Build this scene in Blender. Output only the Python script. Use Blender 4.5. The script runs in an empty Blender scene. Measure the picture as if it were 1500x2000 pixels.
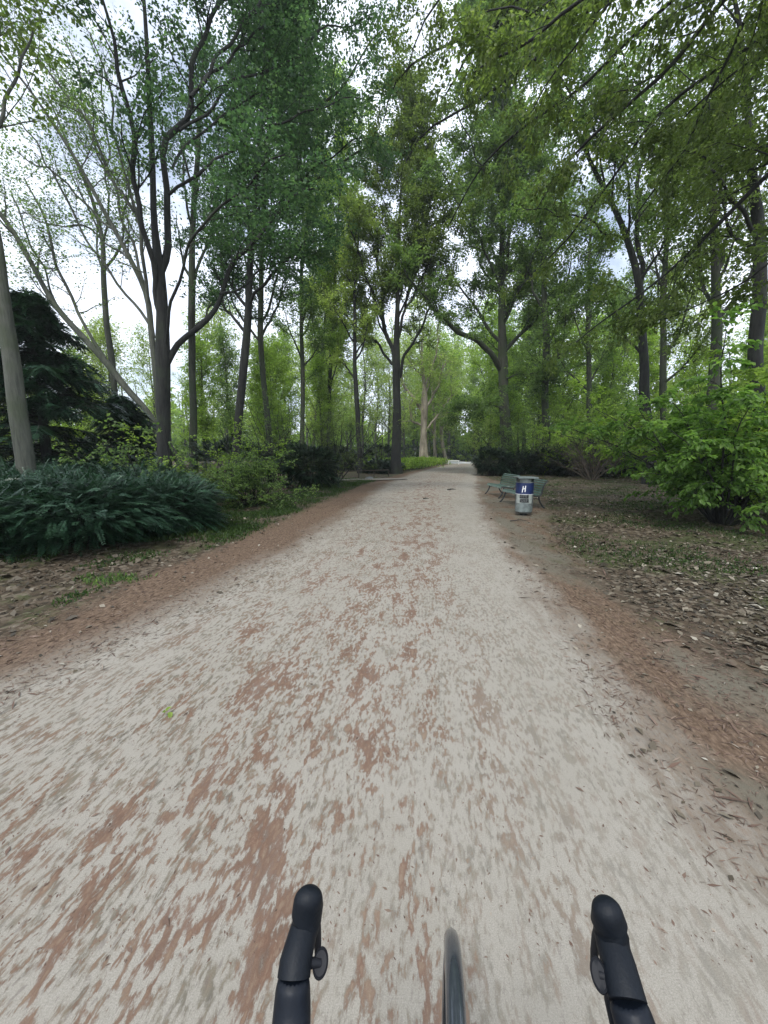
import bpy, math, random, zlib
import numpy as np
from mathutils import Vector, Matrix

S = bpy.context.scene
COL = S.collection
R = math.radians
rng = np.random.default_rng(7)
random.seed(7)

# ------------------------------------------------------------------ camera
CH = 1.62                       # eye height of the rider
PITCH = math.atan(112 / 751)
SP, CP = math.sin(PITCH), math.cos(PITCH)
cd = bpy.data.cameras.new('camera')
cam = bpy.data.objects.new('camera', cd)
COL.objects.link(cam)
cam.location = (0, 0, CH)
cam.rotation_euler = (R(90) - PITCH, 0, 0)
cd.sensor_fit = 'VERTICAL'
cd.sensor_height = 24
cd.lens = 24 * 751 / 2000
cd.clip_start = 0.03
cd.clip_end = 2000
S.camera = cam


def gp(px, py):
    """ground point seen at a pixel of the photograph"""
    u, v = (px - 750) / 751, (py - 1000) / 751
    t = CH / (SP + v * CP)
    return u * t, t * (CP - v * SP)


def wp(px, py, Y):
    u, v = (px - 750) / 751, (1000 - py) / 751
    t = Y / (CP + v * SP)
    return np.array([u * t, Y, CH + t * (-SP + v * CP)]), t


# ------------------------------------------------------------------ materials
def new_mat(name):
    m = bpy.data.materials.new(name)
    m.use_nodes = True
    nt = m.node_tree
    b = nt.nodes['Principled BSDF']
    return m, nt, b, nt.nodes['Material Output']


def N(nt, typ, **kw):
    n = nt.nodes.new(typ)
    for k, v in kw.items():
        if k.startswith('i_'):
            key = k[2:]
            key = int(key) if key.isdigit() else key.replace('_', ' ')
            n.inputs[key].default_value = v
        else:
            setattr(n, k, v)
    return n


def ramp(nt, fac, stops):
    n = nt.nodes.new('ShaderNodeValToRGB')
    e = n.color_ramp.elements
    while len(e) > 1:
        e.remove(e[0])
    e[0].position = stops[0][0]
    e[0].color = (*stops[0][1], 1)
    for p, c in stops[1:]:
        x = e.new(p)
        x.color = (*c, 1)
    nt.links.new(fac, n.inputs[0])
    return n.outputs[0]


def mixc(nt, fac, a, b):
    n = nt.nodes.new('ShaderNodeMix')
    n.data_type = 'RGBA'
    for sock, val in ((n.inputs[0], fac), (n.inputs[6], a), (n.inputs[7], b)):
        if isinstance(val, (int, float)):
            sock.default_value = val
        elif isinstance(val, tuple):
            sock.default_value = (*val, 1)
        else:
            nt.links.new(val, sock)
    return n.outputs[2]


def maprange(nt, v, a, b, c=0.0, d=1.0, smooth=True):
    n = nt.nodes.new('ShaderNodeMapRange')
    if smooth:
        n.interpolation_type = 'SMOOTHSTEP'
    nt.links.new(v, n.inputs[0])
    for i, x in enumerate((a, b, c, d)):
        n.inputs[i + 1].default_value = x
    return n.outputs[0]


def mth(nt, op, a, b=None):
    n = nt.nodes.new('ShaderNodeMath')
    n.operation = op
    for i, x in enumerate((a, b)):
        if x is None:
            continue
        if isinstance(x, (int, float)):
            n.inputs[i].default_value = x
        else:
            nt.links.new(x, n.inputs[i])
    return n.outputs[0]


def noise(nt, vec, scale, detail=4, rough=.6, dist=0.0):
    n = nt.nodes.new('ShaderNodeTexNoise')
    n.inputs['Scale'].default_value = scale
    n.inputs['Detail'].default_value = detail
    n.inputs['Roughness'].default_value = rough
    n.inputs['Distortion'].default_value = dist
    if vec is not None:
        nt.links.new(vec, n.inputs['Vector'])
    return n.outputs['Fac']


def mapping(nt, vec, scale=(1, 1, 1), rot=(0, 0, 0), loc=(0, 0, 0)):
    n = nt.nodes.new('ShaderNodeMapping')
    nt.links.new(vec, n.inputs[0])
    n.inputs['Scale'].default_value = scale
    n.inputs['Rotation'].default_value = rot
    n.inputs['Location'].default_value = loc
    return n.outputs[0]


def leaf_mat(name, dark, mid, light, trans=.45, rough=.5, tcol=1.5):
    """leaf colour varies by leaf and by twig; light passes through the blade"""
    m, nt, b, out = new_mat(name)
    at = N(nt, 'ShaderNodeAttribute', attribute_name='v')
    tc = N(nt, 'ShaderNodeTexCoord')
    nz = noise(nt, tc.outputs['Object'], .55, 2)
    f = mth(nt, 'ADD', mth(nt, 'MULTIPLY', at.outputs['Fac'], .62), mth(nt, 'MULTIPLY', nz, .38))
    c = ramp(nt, f, [(.14, tuple(x * .6 for x in dark)), (.48, mid), (.82, light)])
    nt.links.new(c, b.inputs['Base Color'])
    b.inputs['Roughness'].default_value = rough
    b.inputs['Specular IOR Level'].default_value = .35
    tr = N(nt, 'ShaderNodeBsdfTranslucent')
    g = nt.nodes.new('ShaderNodeMix')
    g.data_type = 'RGBA'
    g.blend_type = 'MULTIPLY'
    g.inputs[0].default_value = 1
    nt.links.new(c, g.inputs[6])
    g.inputs[7].default_value = (tcol * 1.15, tcol * 1.25, tcol * .75, 1)
    nt.links.new(g.outputs[2], tr.inputs[0])
    mx = N(nt, 'ShaderNodeMixShader')
    mx.inputs[0].default_value = trans
    nt.links.new(b.outputs[0], mx.inputs[1])
    nt.links.new(tr.outputs[0], mx.inputs[2])
    nt.links.new(mx.outputs[0], out.inputs[0])
    return m


def bark_mat(name, c1, c2, moss=None, mossy=.0, scale=6):
    m, nt, b, out = new_mat(name)
    tc = N(nt, 'ShaderNodeTexCoord')
    v = mapping(nt, tc.outputs['Object'], (1, 1, .16))
    n1 = noise(nt, v, scale, 8, .7)
    n2 = noise(nt, tc.outputs['Object'], .9, 3)
    n3 = noise(nt, mapping(nt, tc.outputs['Object'], (1, 1, .10)), scale * 4.5, 5, .7, .6)
    n1 = mth(nt, 'ADD', mth(nt, 'MULTIPLY', n1, .55), mth(nt, 'MULTIPLY', n3, .45))
    n1 = mth(nt, 'ADD', n1, mth(nt, 'MULTIPLY', mth(nt, 'SUBTRACT', n2, .5), .25))
    c = ramp(nt, n1, [(.38, c1), (.60, c2)])
    if moss:
        mk = maprange(nt, n2, .58 - mossy, .70 - mossy)
        c = mixc(nt, mth(nt, 'MULTIPLY', mk, .8), c, moss)
    nt.links.new(c, b.inputs['Base Color'])
    b.inputs['Roughness'].default_value = .9
    bp = N(nt, 'ShaderNodeBump')
    bp.inputs['Strength'].default_value = .8
    bp.inputs['Distance'].default_value = .07
    nt.links.new(n1, bp.inputs['Height'])
    nt.links.new(bp.outputs[0], b.inputs['Normal'])
    return m


def plain_mat(name, col, rough=.6, metal=0.0, var=.25, scale=30, spec=.5, bump=0.0):
    m, nt, b, out = new_mat(name)
    tc = N(nt, 'ShaderNodeTexCoord')
    n1 = noise(nt, tc.outputs['Object'], scale, 6)
    d = tuple(x * (1 - var) for x in col)
    l = tuple(min(1, x * (1 + var)) for x in col)
    nt.links.new(ramp(nt, n1, [(.3, d), (.7, l)]), b.inputs['Base Color'])
    b.inputs['Roughness'].default_value = rough
    b.inputs['Metallic'].default_value = metal
    b.inputs['Specular IOR Level'].default_value = spec
    if bump:
        bp = N(nt, 'ShaderNodeBump')
        bp.inputs['Strength'].default_value = bump
        bp.inputs['Distance'].default_value = .002
        nt.links.new(n1, bp.inputs['Height'])
        nt.links.new(bp.outputs[0], b.inputs['Normal'])
    return m


M = {}
M['leaf_mid'] = leaf_mat('leaf_mid', (.044, .086, .032), (.098, .160, .052), (.172, .238, .078), trans=.54)
M['leaf_blue'] = leaf_mat('leaf_blue_green', (.026, .060, .034), (.054, .106, .056), (.100, .166, .074), trans=.48)
M['leaf_olive'] = leaf_mat('leaf_olive', (.050, .080, .024), (.104, .150, .042), (.180, .225, .068), trans=.5)
M['leaf_lime'] = leaf_mat('leaf_lime', (.095, .160, .034), (.205, .300, .060), (.300, .390, .095), trans=.56)
M['leaf_pale'] = leaf_mat('leaf_pale', (.130, .190, .058), (.240, .310, .090), (.320, .380, .135), trans=.56)
M['leaf_shrub'] = leaf_mat('leaf_shrub', (.055, .120, .030), (.120, .215, .052), (.200, .310, .075), trans=.54, rough=.42)
M['needle'] = leaf_mat('needle_dark', (.009, .026, .015), (.019, .052, .028), (.046, .100, .052), trans=.15, rough=.4)
M['leaf_dark'] = leaf_mat('leaf_evergreen', (.005, .016, .009), (.010, .030, .014), (.022, .052, .022), trans=.12, rough=.35)
M['grass'] = leaf_mat('grass_blade', (.018, .042, .010), (.036, .075, .016), (.075, .115, .030), trans=.35)
M['bark_dark'] = bark_mat('bark_dark', (.006, .0065, .006), (.032, .033, .028), (.028, .036, .020), .07)
M['bark_grey'] = bark_mat('bark_grey', (.034, .038, .030), (.110, .114, .088), (.050, .062, .034), .10, 4)
M['bark_green'] = bark_mat('bark_green', (.018, .020, .014), (.070, .073, .050), (.036, .050, .024), .14, 5)
M['bark_plane'] = bark_mat('bark_plane', (.110, .090, .065), (.330, .290, .220), None, 0, 2.2)
M['twig'] = bark_mat('twig_brown', (.030, .024, .017), (.105, .082, .060), None, 0, 9)


def litter_mat():
    m, nt, b, out = new_mat('dead_leaf')
    at = N(nt, 'ShaderNodeAttribute', attribute_name='v')
    c = ramp(nt, at.outputs['Fac'], [(0, (.024, .019, .011)), (.35, (.066, .052, .032)), (.65, (.120, .098, .066)), (.85, (.22, .19, .14)), (1, (.42, .39, .32))])
    nt.links.new(c, b.inputs['Base Color'])
    b.inputs['Roughness'].default_value = .65
    return m


M['litter'] = litter_mat()


def husk_mat():
    m, nt, b, out = new_mat('brown_husk')
    at = N(nt, 'ShaderNodeAttribute', attribute_name='v')
    c = ramp(nt, at.outputs['Fac'], [(0, (.05, .030, .021)), (.5, (.115, .070, .049)), (.85, (.185, .132, .098)), (1, (.32, .28, .22))])
    nt.links.new(c, b.inputs['Base Color'])
    b.inputs['Roughness'].default_value = .85
    return m


M['husk'] = husk_mat()


# ------------------------------------------------------------------ object helpers
def tag(o, label=None, cat=None, group=None, kind=None):
    if label:
        o['label'] = label
    if cat:
        o['category'] = cat
    if group:
        o['group'] = group
    if kind:
        o['kind'] = kind
    return o


def empty(name, loc, label, cat, group=None, rz=0.0):
    o = bpy.data.objects.new(name, None)
    COL.objects.link(o)
    o.location = loc
    o.rotation_euler = (0, 0, rz)
    return tag(o, label, cat, group)


def link(name, me, mat, parent=None):
    o = bpy.data.objects.new(name, me)
    COL.objects.link(o)
    if mat is not None:
        me.materials.append(mat)
    if parent is not None:
        o.parent = parent
    return o


def np_mesh(name, V, F, attr=None, smooth=False):
    """V (n,3); F (m,k) all faces with k corners; attr per-face floats"""
    V = np.asarray(V, np.float32)
    F = np.asarray(F, np.int32)
    me = bpy.data.meshes.new(name)
    m, k = F.shape
    me.vertices.add(len(V))
    me.vertices.foreach_set('co', V.ravel())
    me.loops.add(m * k)
    me.loops.foreach_set('vertex_index', F.ravel())
    me.polygons.add(m)
    me.polygons.foreach_set('loop_start', np.arange(0, m * k, k, dtype=np.int32))
    me.update(calc_edges=True)
    if attr is not None:
        a = me.attributes.new('v', 'FLOAT', 'FACE')
        a.data.foreach_set('value', np.asarray(attr, np.float32))
    if smooth:
        me.polygons.foreach_set('use_smooth', np.ones(m, bool))
    me.validate()
    return me


class MB:
    """small mesh builder for street furniture and the bicycle"""

    def __init__(s):
        s.v, s.f = [], []

    def box(s, c, d, rot=None, bev=0.0):
        x, y, z = (k / 2 for k in d)
        pts = [Vector((a * x, b * y, e * z)) for a in (-1, 1) for b in (-1, 1) for e in (-1, 1)]
        if rot is not None:
            pts = [rot @ p for p in pts]
        n = len(s.v)
        s.v += [tuple(p + Vector(c)) for p in pts]
        for q in ((0, 1, 3, 2), (4, 6, 7, 5), (0, 4, 5, 1), (2, 3, 7, 6), (0, 2, 6, 4), (1, 5, 7, 3)):
            s.f.append(tuple(n + i for i in q))
        return s

    def tube(s, pts, rad, seg=12, cap=True, flat=1.0, up=None):
        """sweep; rad number or list of r or (rx, ry); up = fixed reference for rx/ry axes"""
        P = [Vector(p) for p in pts]
        n0 = len(s.v)
        prev = None
        for i, p in enumerate(P):
            t = (P[min(i + 1, len(P) - 1)] - P[max(i - 1, 0)]).normalized()
            if up is not None:
                a = Vector(up).cross(t)
                a = a.normalized()
            elif prev is None:
                a = t.cross(Vector((0, 0, 1)) if abs(t.z) < .9 else Vector((1, 0, 0))).normalized()
            else:
                a = (prev - t * prev.dot(t)).normalized()
            prev = a
            bb = t.cross(a).normalized()
            r = rad[i] if isinstance(rad, list) else rad
            rx, ry = r if isinstance(r, (tuple, list)) else (r, r * flat)
            for k in range(seg):
                an = 2 * math.pi * k / seg
                s.v.append(tuple(p + a * math.cos(an) * rx + bb * math.sin(an) * ry))
        for i in range(len(P) - 1):
            for k in range(seg):
                k2 = (k + 1) % seg
                s.f.append((n0 + i * seg + k, n0 + i * seg + k2, n0 + (i + 1) * seg + k2, n0 + (i + 1) * seg + k))
        if cap:
            s.f.append(tuple(n0 + k for k in reversed(range(seg))))
            s.f.append(tuple(n0 + (len(P) - 1) * seg + k for k in range(seg)))
        return s

    def lathe(s, prof, seg=32, c=(0, 0, 0), a0=0, a1=360, axis=None):
        n0 = len(s.v)
        full = abs(a1 - a0) >= 359.9
        m = seg if full else seg + 1
        for (r, z) in prof:
            for k in range(m):
                an = R(a0 + (a1 - a0) * k / seg)
                p = Vector((r * math.cos(an), r * math.sin(an), z))
                if axis is not None:
                    p = axis @ p
                s.v.append(tuple(p + Vector(c)))
        for i in range(len(prof) - 1):
            for k in range(seg):
                k2 = (k + 1) % m
                s.f.append((n0 + i * m + k, n0 + i * m + k2, n0 + (i + 1) * m + k2, n0 + (i + 1) * m + k))
        return s

    def build(s, name, mat, parent=None, smooth=True, bev=0.0, sub=0):
        me = bpy.data.meshes.new(name)
        me.from_pydata(s.v, [], s.f)
        if smooth:
            for p in me.polygons:
                p.use_smooth = True
        o = link(name, me, mat, parent)
        if bev:
            b = o.modifiers.new('bevel', 'BEVEL')
            b.width = bev
            b.segments = 2
            b.limit_method = 'ANGLE'
        if sub:
            b = o.modifiers.new('sub', 'SUBSURF')
            b.levels = b.render_levels = sub
        if smooth:
            try:
                me.set_sharp_from_angle(angle=R(42))
            except Exception:
                pass
        return o


def copy_tree(o, parent=None):
    c = o.copy()
    COL.objects.link(c)
    c.parent = parent
    for ch in list(o.children):
        copy_tree(ch, c)
    return c


# ------------------------------------------------------------------ plant machinery (all numpy)
def nrm(a):
    return a / np.maximum(np.linalg.norm(a, axis=-1, keepdims=True), 1e-9)


def resample(pts, rad, K):
    pts = np.asarray(pts, float)
    rad = np.asarray(rad, float)
    # catmull-like smoothing by dense linear + blur
    d = np.concatenate([[0], np.cumsum(np.linalg.norm(np.diff(pts, axis=0), axis=1))])
    s = np.linspace(0, d[-1], K)
    out = np.stack([np.interp(s, d, pts[:, i]) for i in range(3)], 1)
    r = np.interp(s, d, rad)
    for _ in range(2):
        out[1:-1] = out[1:-1] * .5 + (out[:-2] + out[2:]) * .25
    return out, r


def tubes(P, Rd, sides):
    """P (N,K,3), Rd (N,K) -> V,F"""
    Nn, K, _ = P.shape
    T = np.empty_like(P)
    T[:, 1:-1] = P[:, 2:] - P[:, :-2]
    T[:, 0] = P[:, 1] - P[:, 0]
    T[:, -1] = P[:, -1] - P[:, -2]
    T = nrm(T)
    ref = np.where(np.abs(T[:, :1, 2:3]) > .75, np.array([[[1., 0, 0]]]), np.array([[[0, 0, 1.]]]))
    A = nrm(np.cross(T, np.broadcast_to(ref, T.shape)))
    B = np.cross(T, A)
    an = np.arange(sides) * 2 * np.pi / sides
    V = P[:, :, None] + Rd[:, :, None, None] * (A[:, :, None] * np.cos(an)[None, None, :, None] + B[:, :, None] * np.sin(an)[None, None, :, None])
    idx = np.arange(Nn * K * sides).reshape(Nn, K, sides)
    a = idx[:, :-1]
    b = idx[:, 1:]
    F = np.stack([a, np.roll(a, -1, 2), np.roll(b, -1, 2), b], -1).reshape(-1, 4)
    return V.reshape(-1, 3), F


def grow(P, Rd, n, t0, t1, L, ang, K=6, up=.15, wander=.25, grav=0.0, rs=.55, flat=1.0, taper=.3, lenmode=.5):
    """n children on each parent path"""
    Np, Kp, _ = P.shape
    t = (np.arange(n)[None] + rng.random((Np, n))) / n * (t1 - t0) + t0
    f = t * (Kp - 1)
    i = np.clip(f.astype(int), 0, Kp - 2)
    w = (f - i)[..., None]
    ar = np.arange(Np)[:, None]
    base = P[ar, i] * (1 - w) + P[ar, i + 1] * w
    tan = nrm(P[ar, i + 1] - P[ar, i])
    rad = Rd[ar, i] * (1 - w[..., 0]) + Rd[ar, i + 1] * w[..., 0]
    rnd = rng.normal(size=base.shape)
    rnd[..., 2] *= flat
    perp = nrm(rnd - (rnd * tan).sum(-1, keepdims=True) * tan)
    perp[..., 2] *= flat
    a = np.radians(rng.uniform(ang[0], ang[1], t.shape))[..., None]
    d = nrm(np.cos(a) * tan + np.sin(a) * perp + np.array([0, 0, up]))
    plen = np.linalg.norm(np.diff(P, axis=1), axis=2).sum(1)[:, None]
    Lc = rng.uniform(L[0], L[1], t.shape) * (1 - lenmode * (t - t0) / max(t1 - t0, 1e-6))
    d = d.reshape(-1, 3)
    base = base.reshape(-1, 3)
    step = (Lc.reshape(-1, 1)) / (K - 1)
    out = np.empty((len(d), K, 3))
    out[:, 0] = base
    for k in range(1, K):
        d = nrm(d + rng.normal(size=d.shape) * wander / math.sqrt(K) + np.array([0, 0, up * .25 - grav * k / K]))
        out[:, k] = out[:, k - 1] + d * step
    r0 = np.minimum(rad.reshape(-1) * rs, Lc.reshape(-1) * .03 + .002)
    rr = r0[:, None] * np.linspace(1, taper, K)[None]
    return out, rr


def leaves(P, n, size, spread=.0, tilt=.55, droop=.15, aspect=.68, t0=.1, fold=.18, shape='quad', tw=.5, jit=0.0):
    """leaf blades set left and right along twig paths -> V,F,attr"""
    Np, Kp, _ = P.shape
    t = t0 + (1 - t0) * (np.arange(n)[None] + rng.random((Np, n))) / n
    f = np.clip(t, 0, .999) * (Kp - 1)
    i = f.astype(int)
    w = (f - i)[..., None]
    ar = np.arange(Np)[:, None]
    base = P[ar, i] * (1 - w) + P[ar, i + 1] * w
    tan = nrm(P[ar, i + 1] - P[ar, i])
    upn = nrm(np.array([0, 0, 1.]) + rng.normal(size=base.shape) * tilt)
    side = np.cross(tan, upn)
    sgn = np.where((np.arange(n) % 2) == 0, 1., -1.)[None, :, None]
    ax = nrm(side * sgn * rng.uniform(.4, 1.1, (Np, n, 1)) + tan * .6 + np.array([0, 0, -droop]) + rng.normal(size=base.shape) * .25)
    nor = nrm(upn - (upn * ax).sum(-1, keepdims=True) * ax)
    lat = np.cross(ax, nor)
    s = size * rng.uniform(.6, 1.25, (Np, n, 1))
    base = base + rng.normal(size=base.shape) * (spread + 0.15 * size) + rng.normal(size=base.shape) * jit
    base = base.reshape(-1, 3)
    ax, nor, lat, s = ax.reshape(-1, 3), nor.reshape(-1, 3), lat.reshape(-1, 3), s.reshape(-1, 1)
    v = tw * np.repeat(rng.random(Np), n) + (1 - tw) * rng.random(Np * n)
    hw = s * aspect / 2
    if shape == 'quad':
        V = np.stack([base, base + ax * s * .45 + lat * hw + nor * s * fold, base + ax * s, base + ax * s * .5 - lat * hw + nor * s * fold], 1)
        F = np.arange(len(base) * 4).reshape(-1, 4)
        return V.reshape(-1, 3), F, v
    tip = base + ax * s - nor * s * .12
    m1 = base + ax * s * .30
    V = np.stack([base, base + ax * s * .25 + lat * hw * .85 + nor * s * fold, base + ax * s * .65 + lat * hw * .8 + nor * s * fold * .8, tip,
                  base + ax * s * .65 - lat * hw * .8 + nor * s * fold * .8, base + ax * s * .25 - lat * hw * .85 + nor * s * fold], 1)
    q = np.arange(len(base))[:, None] * 6
    F = np.concatenate([q + np.array([[0, 1, 2, 3]]), q + np.array([[0, 3, 4, 5]])], 0)
    return V.reshape(-1, 3), F, np.concatenate([v, v])


def fronds(base, d, L, nl=12, w=.09, droop=.35, aspect=.22):
    """flat evergreen sprays; base,d (N,3) L (N,)"""
    Nn = len(base)
    t = (np.arange(nl) + .6) / nl
    up = nrm(np.array([[0, 0, 1.]]) + rng.normal(size=(Nn, 3)) * .22)
    side = nrm(np.cross(d, up))
    z = -droop * (t ** 2)[None, :, None] * L[:, None, None] * np.array([0, 0, 1.])
    c = base[:, None] + d[:, None] * (t[None, :, None] * L[:, None, None]) + z
    out = []
    at = []
    fv = rng.random(Nn)
    for sg in (-1, 1):
        ll = (w * (1.15 - .75 * np.abs(t - .35) * 1.3))[None, :, None] * (L / L.mean())[:, None, None] * rng.uniform(.75, 1.25, (Nn, nl, 1))
        ax = nrm(side[:, None] * sg + d[:, None] * .75 + np.array([0, 0, -.22]) + rng.normal(size=(Nn, nl, 3)) * .1)
        lat = nrm(np.cross(ax, up[:, None]))
        hw = ll * aspect
        out.append(np.stack([c, c + ax * ll * .5 + lat * hw, c + ax * ll, c + ax * ll * .5 - lat * hw], 2).reshape(-1, 4, 3))
        at.append((.55 * fv[:, None] + .2 * t[None] + .25 * rng.random((Nn, nl))).reshape(-1))
    # spine
    V = np.concatenate(out).reshape(-1, 3)
    F = np.arange(len(V)).reshape(-1, 4)
    return V, F, np.concatenate(at)


def join(parts):
    Vs, Fs, As, o = [], [], [], 0
    for p in parts:
        Vs.append(p[0])
        Fs.append(p[1] + o)
        As.append(p[2] if len(p) > 2 else np.zeros(len(p[1])))
        o += len(p[0])
    return np.concatenate(Vs), np.concatenate(Fs), np.concatenate(As)


def reseed(text):
    global rng
    rng = np.random.default_rng(zlib.crc32(text.encode()))


NLEAF = [0]
LS, LN = 1.16, 3.0


def make_tree(name, label, trunk, limbs=(), bark='bark_dark', leafm='leaf_mid', size=.09, group=None, cat='tree',
              auto=8, az=(.35, 1.0), aL=(3, 5.5), aang=(35, 65), aup=.25, height=None,
              b2=9, L2=(1.2, 2.4), b3=6, L3=(.5, 1.0), nl=9, flare=1.5, flat=.5, wander=.35, shape='quad', tilt=.5,
              l2t0=.25, trunk_b2=0, sides=14, droop=.15, grav2=.1, skipleaf=0.0, lmul=1.0, jm=1.0):
    """trunk / limbs: 3D arrays of points + radii (world); first trunk point sits on the ground"""
    reseed(label)
    o = np.array([trunk[0][0][0], trunk[0][0][1], 0.])
    root = empty(name, tuple(o), label, cat, group)
    tp, tr = trunk
    tp = np.array(tp, float)
    tr = np.array(tr, float)
    if height and tp[-1, 2] < height:
        k = 4
        d = nrm(tp[-1] - tp[-2])
        for j in range(k):
            d = nrm(d + np.array([0, 0, .25]) + rng.normal(size=3) * .12)
            tp = np.vstack([tp, tp[-1] + d * (height - trunk[0][-1][2]) / k])
            tr = np.append(tr, tr[len(trunk[1]) - 1] * (1 - (j + 1) / (k + .6)))
    K = 40
    Pt, Rt = resample(tp, tr, K)
    kk = np.linspace(0, 1, K)
    wob_ = sum(np.sin(kk[:, None] * f_ + rng.random(2)[None] * 6.28) * a_ for f_, a_ in ((9, .05), (21, .03), (43, .014))) * min(1, tr[0] * 3.5)
    Pt[:, :2] += wob_ * np.clip(kk * 6, 0, 1)[:, None]
    h = Pt[:, 2]
    Rt = Rt * (1 + (flare - 1) * np.exp(-np.clip(h, 0, 99) / (.45 + tr[0])))
    Pt[0, 2] = -.25
    sides = max(sides, 20) if tr[0] > .1 else sides
    V1 = tubes(Pt[None] - o, Rt[None], sides)
    Vv = V1[0].reshape(K, sides, 3)
    cc_ = (Pt - o)[:, None]
    th = np.arange(sides)[None] * 2 * np.pi / sides
    hh_ = np.clip(Pt[:, 2:3], 0, 99)
    ph = rng.random(4) * 6.28
    mod = 1 + .05 * np.sin(2 * th + hh_ * .9 + ph[0]) + .035 * np.sin(3 * th - hh_ * 1.7 + ph[1]) + .03 * np.sin(5 * th + hh_ * .5 + ph[2]) + .20 * np.cos(5 * th + ph[3]) * np.exp(-hh_ / .55)
    Vv[:] = cc_ + (Vv - cc_) * mod[..., None]
    wood = [V1]
    LP, LR = [], []
    KL = 22
    for lp, lr in limbs:
        a, b = resample(lp, lr, KL)
        Ll = np.linalg.norm(np.diff(a, axis=0), axis=1).sum()
        ka = np.linspace(0, 1, KL)
        a = a + sum(np.sin(ka[:, None] * f_ + rng.random(3)[None] * 6.28) * a_ for f_, a_ in ((7, .010), (15, .010), (27, .006))) * Ll * np.sin(np.pi * np.clip(ka * 2, 0, .5))[:, None]
        LP.append(a)
        LR.append(b)
    if auto:
        a, b = grow(Pt[None], Rt[None], auto, az[0], az[1], aL, aang, K=KL, up=aup, wander=wander, rs=.5, flat=flat, taper=.18)
        LP += list(a)
        LR += list(b)
    LP = np.array(LP)
    LR = np.array(LR)
    tvs = tubes(LP - o, LR, 8)
    P2, R2 = grow(LP, LR, b2, l2t0, 1.0, L2, (30, 70), K=7, up=.18, wander=.4, grav=grav2, rs=.5, flat=flat, taper=.3, lenmode=.35)
    if trunk_b2:
        a, b = grow(Pt[None], Rt[None], trunk_b2, az[0], .98, L2, (40, 80), K=7, up=.15, wander=.4, rs=.25, flat=flat)
        P2 = np.concatenate([P2, a])
        R2 = np.concatenate([R2, b])
    P3, R3 = grow(P2, R2, b3, .2, 1.0, L3, (25, 65), K=5, up=.05, wander=.4, grav=grav2 * 1.5, rs=.55, flat=flat * .7, taper=.4, lenmode=.2)
    Pa = P3
    if skipleaf:
        Pa = Pa[rng.random(len(Pa)) > skipleaf]
    sz = size * LS
    lv = join([leaves(Pa - o, max(1, int(nl * LN * lmul + .5)), sz, tilt=tilt, shape=shape, droop=droop, jit=.8 * size * jm), leaves(P2 - o, max(1, int(nl * LN * .8 * lmul + .5)), sz, tilt=tilt, shape=shape, droop=droop, jit=2.0 * size * jm)])
    b1 = link('trunk', np_mesh('trunk', *V1, smooth=True), M[bark], root)
    br = join([tvs, tubes(P2 - o, np.maximum(R2 * .8, .005), 4), tubes(P3 - o, np.maximum(R3 * .6, .0022), 3)])
    link('branches', np_mesh('branches', br[0], br[1], smooth=True), M[bark], root)
    NLEAF[0] += len(lv[1])
    link('crown', np_mesh('crown', *lv), M[leafm], root)
    return root


def pix(Y, pts, dy=0.0):
    """polyline of (px,py,width_px[,depth offset]) at depth Y -> points, radii"""
    P, Rr = [], []
    for i, q in enumerate(pts):
        y = Y + (q[3] if len(q) > 3 else dy * i / max(1, len(pts) - 1))
        p, t = wp(q[0], q[1], y)
        P.append(p)
        Rr.append(q[2] * .41 * t / 751)
    return np.array(P), np.array(Rr)


def pix_trunk(Y, pts):
    P, Rr = pix(Y, pts)
    # foot: run the lowest segment down to the ground
    d = (P[0] - P[1]) / max(P[1, 2] - P[0, 2], .2)
    foot = P[0] + d * (P[0, 2] + .02) * .6
    foot[2] = 0
    foot[1] = P[0, 1]
    if P[0, 2] > .1:
        P = np.vstack([foot, P])
        Rr = np.append(Rr[0], Rr)
    else:
        P[0, 2] = 0
    return P, Rr

# ------------------------------------------------------------------ ground and path
def table(pix_pts, near):
    q = [gp(*p) for p in pix_pts]
    q.sort(key=lambda a: a[1])
    ys = [near[0][1], near[1][1]] + [a[1] for a in q]
    xs = [near[0][0], near[1][0]] + [a[0] for a in q]
    return np.array(ys), np.array(xs)


T_XL = table([(0, 1350), (300, 1215), (600, 1060), (700, 992), (760, 945), (810, 925), (850, 914), (886, 906)], [(-3.1, -14), (-2.95, 0)])
T_XR = table([(1500, 1700), (1320, 1500), (1190, 1330), (1050, 1150), (960, 1030), (930, 960), (932, 925), (924, 905)], [(1.2, -14), (1.45, 0)])
T_LO = table([(0, 1255), (250, 1135), (440, 1068), (600, 992), (700, 950), (745, 936), (800, 921), (850, 911), (880, 905)], [(-4.4, -14), (-4.1, 0)])
T_RO = table([(1500, 1325), (1350, 1245), (1200, 1165), (1080, 1065), (1075, 1000), (1035, 955), (955, 935), (936, 924), (926, 905)], [(3.4, -14), (3.2, 0)])


def ev(T, Y):
    return np.interp(Y, T[0], T[1])


def wob(Y, s, a):
    return a * (np.sin(Y * 2.1 * s + 1.3) * .5 + np.sin(Y * 5.3 * s + .4) * .3 + np.sin(Y * 11.7 * s) * .2)


def lat_attr(X, Y):
    a = X - ev(T_LO, Y)
    b = X - ev(T_XL, Y)
    c = ev(T_XR, Y) - X
    d = ev(T_RO, Y) - X
    return a, b, c, d


def zground(X, Y):
    """gentle relief, flat over the path"""
    a, b, c, d = lat_attr(X, Y)
    off = np.maximum(np.maximum(-a, -d) - .3, 0)
    return np.minimum(off, 3) * .012 * (1 + np.sin(X * 1.3) * np.sin(Y * .9)) + np.minimum(off, 1) * .03 * np.sin(X * 3.1 + 1) * np.sin(Y * 2.7)


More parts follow.
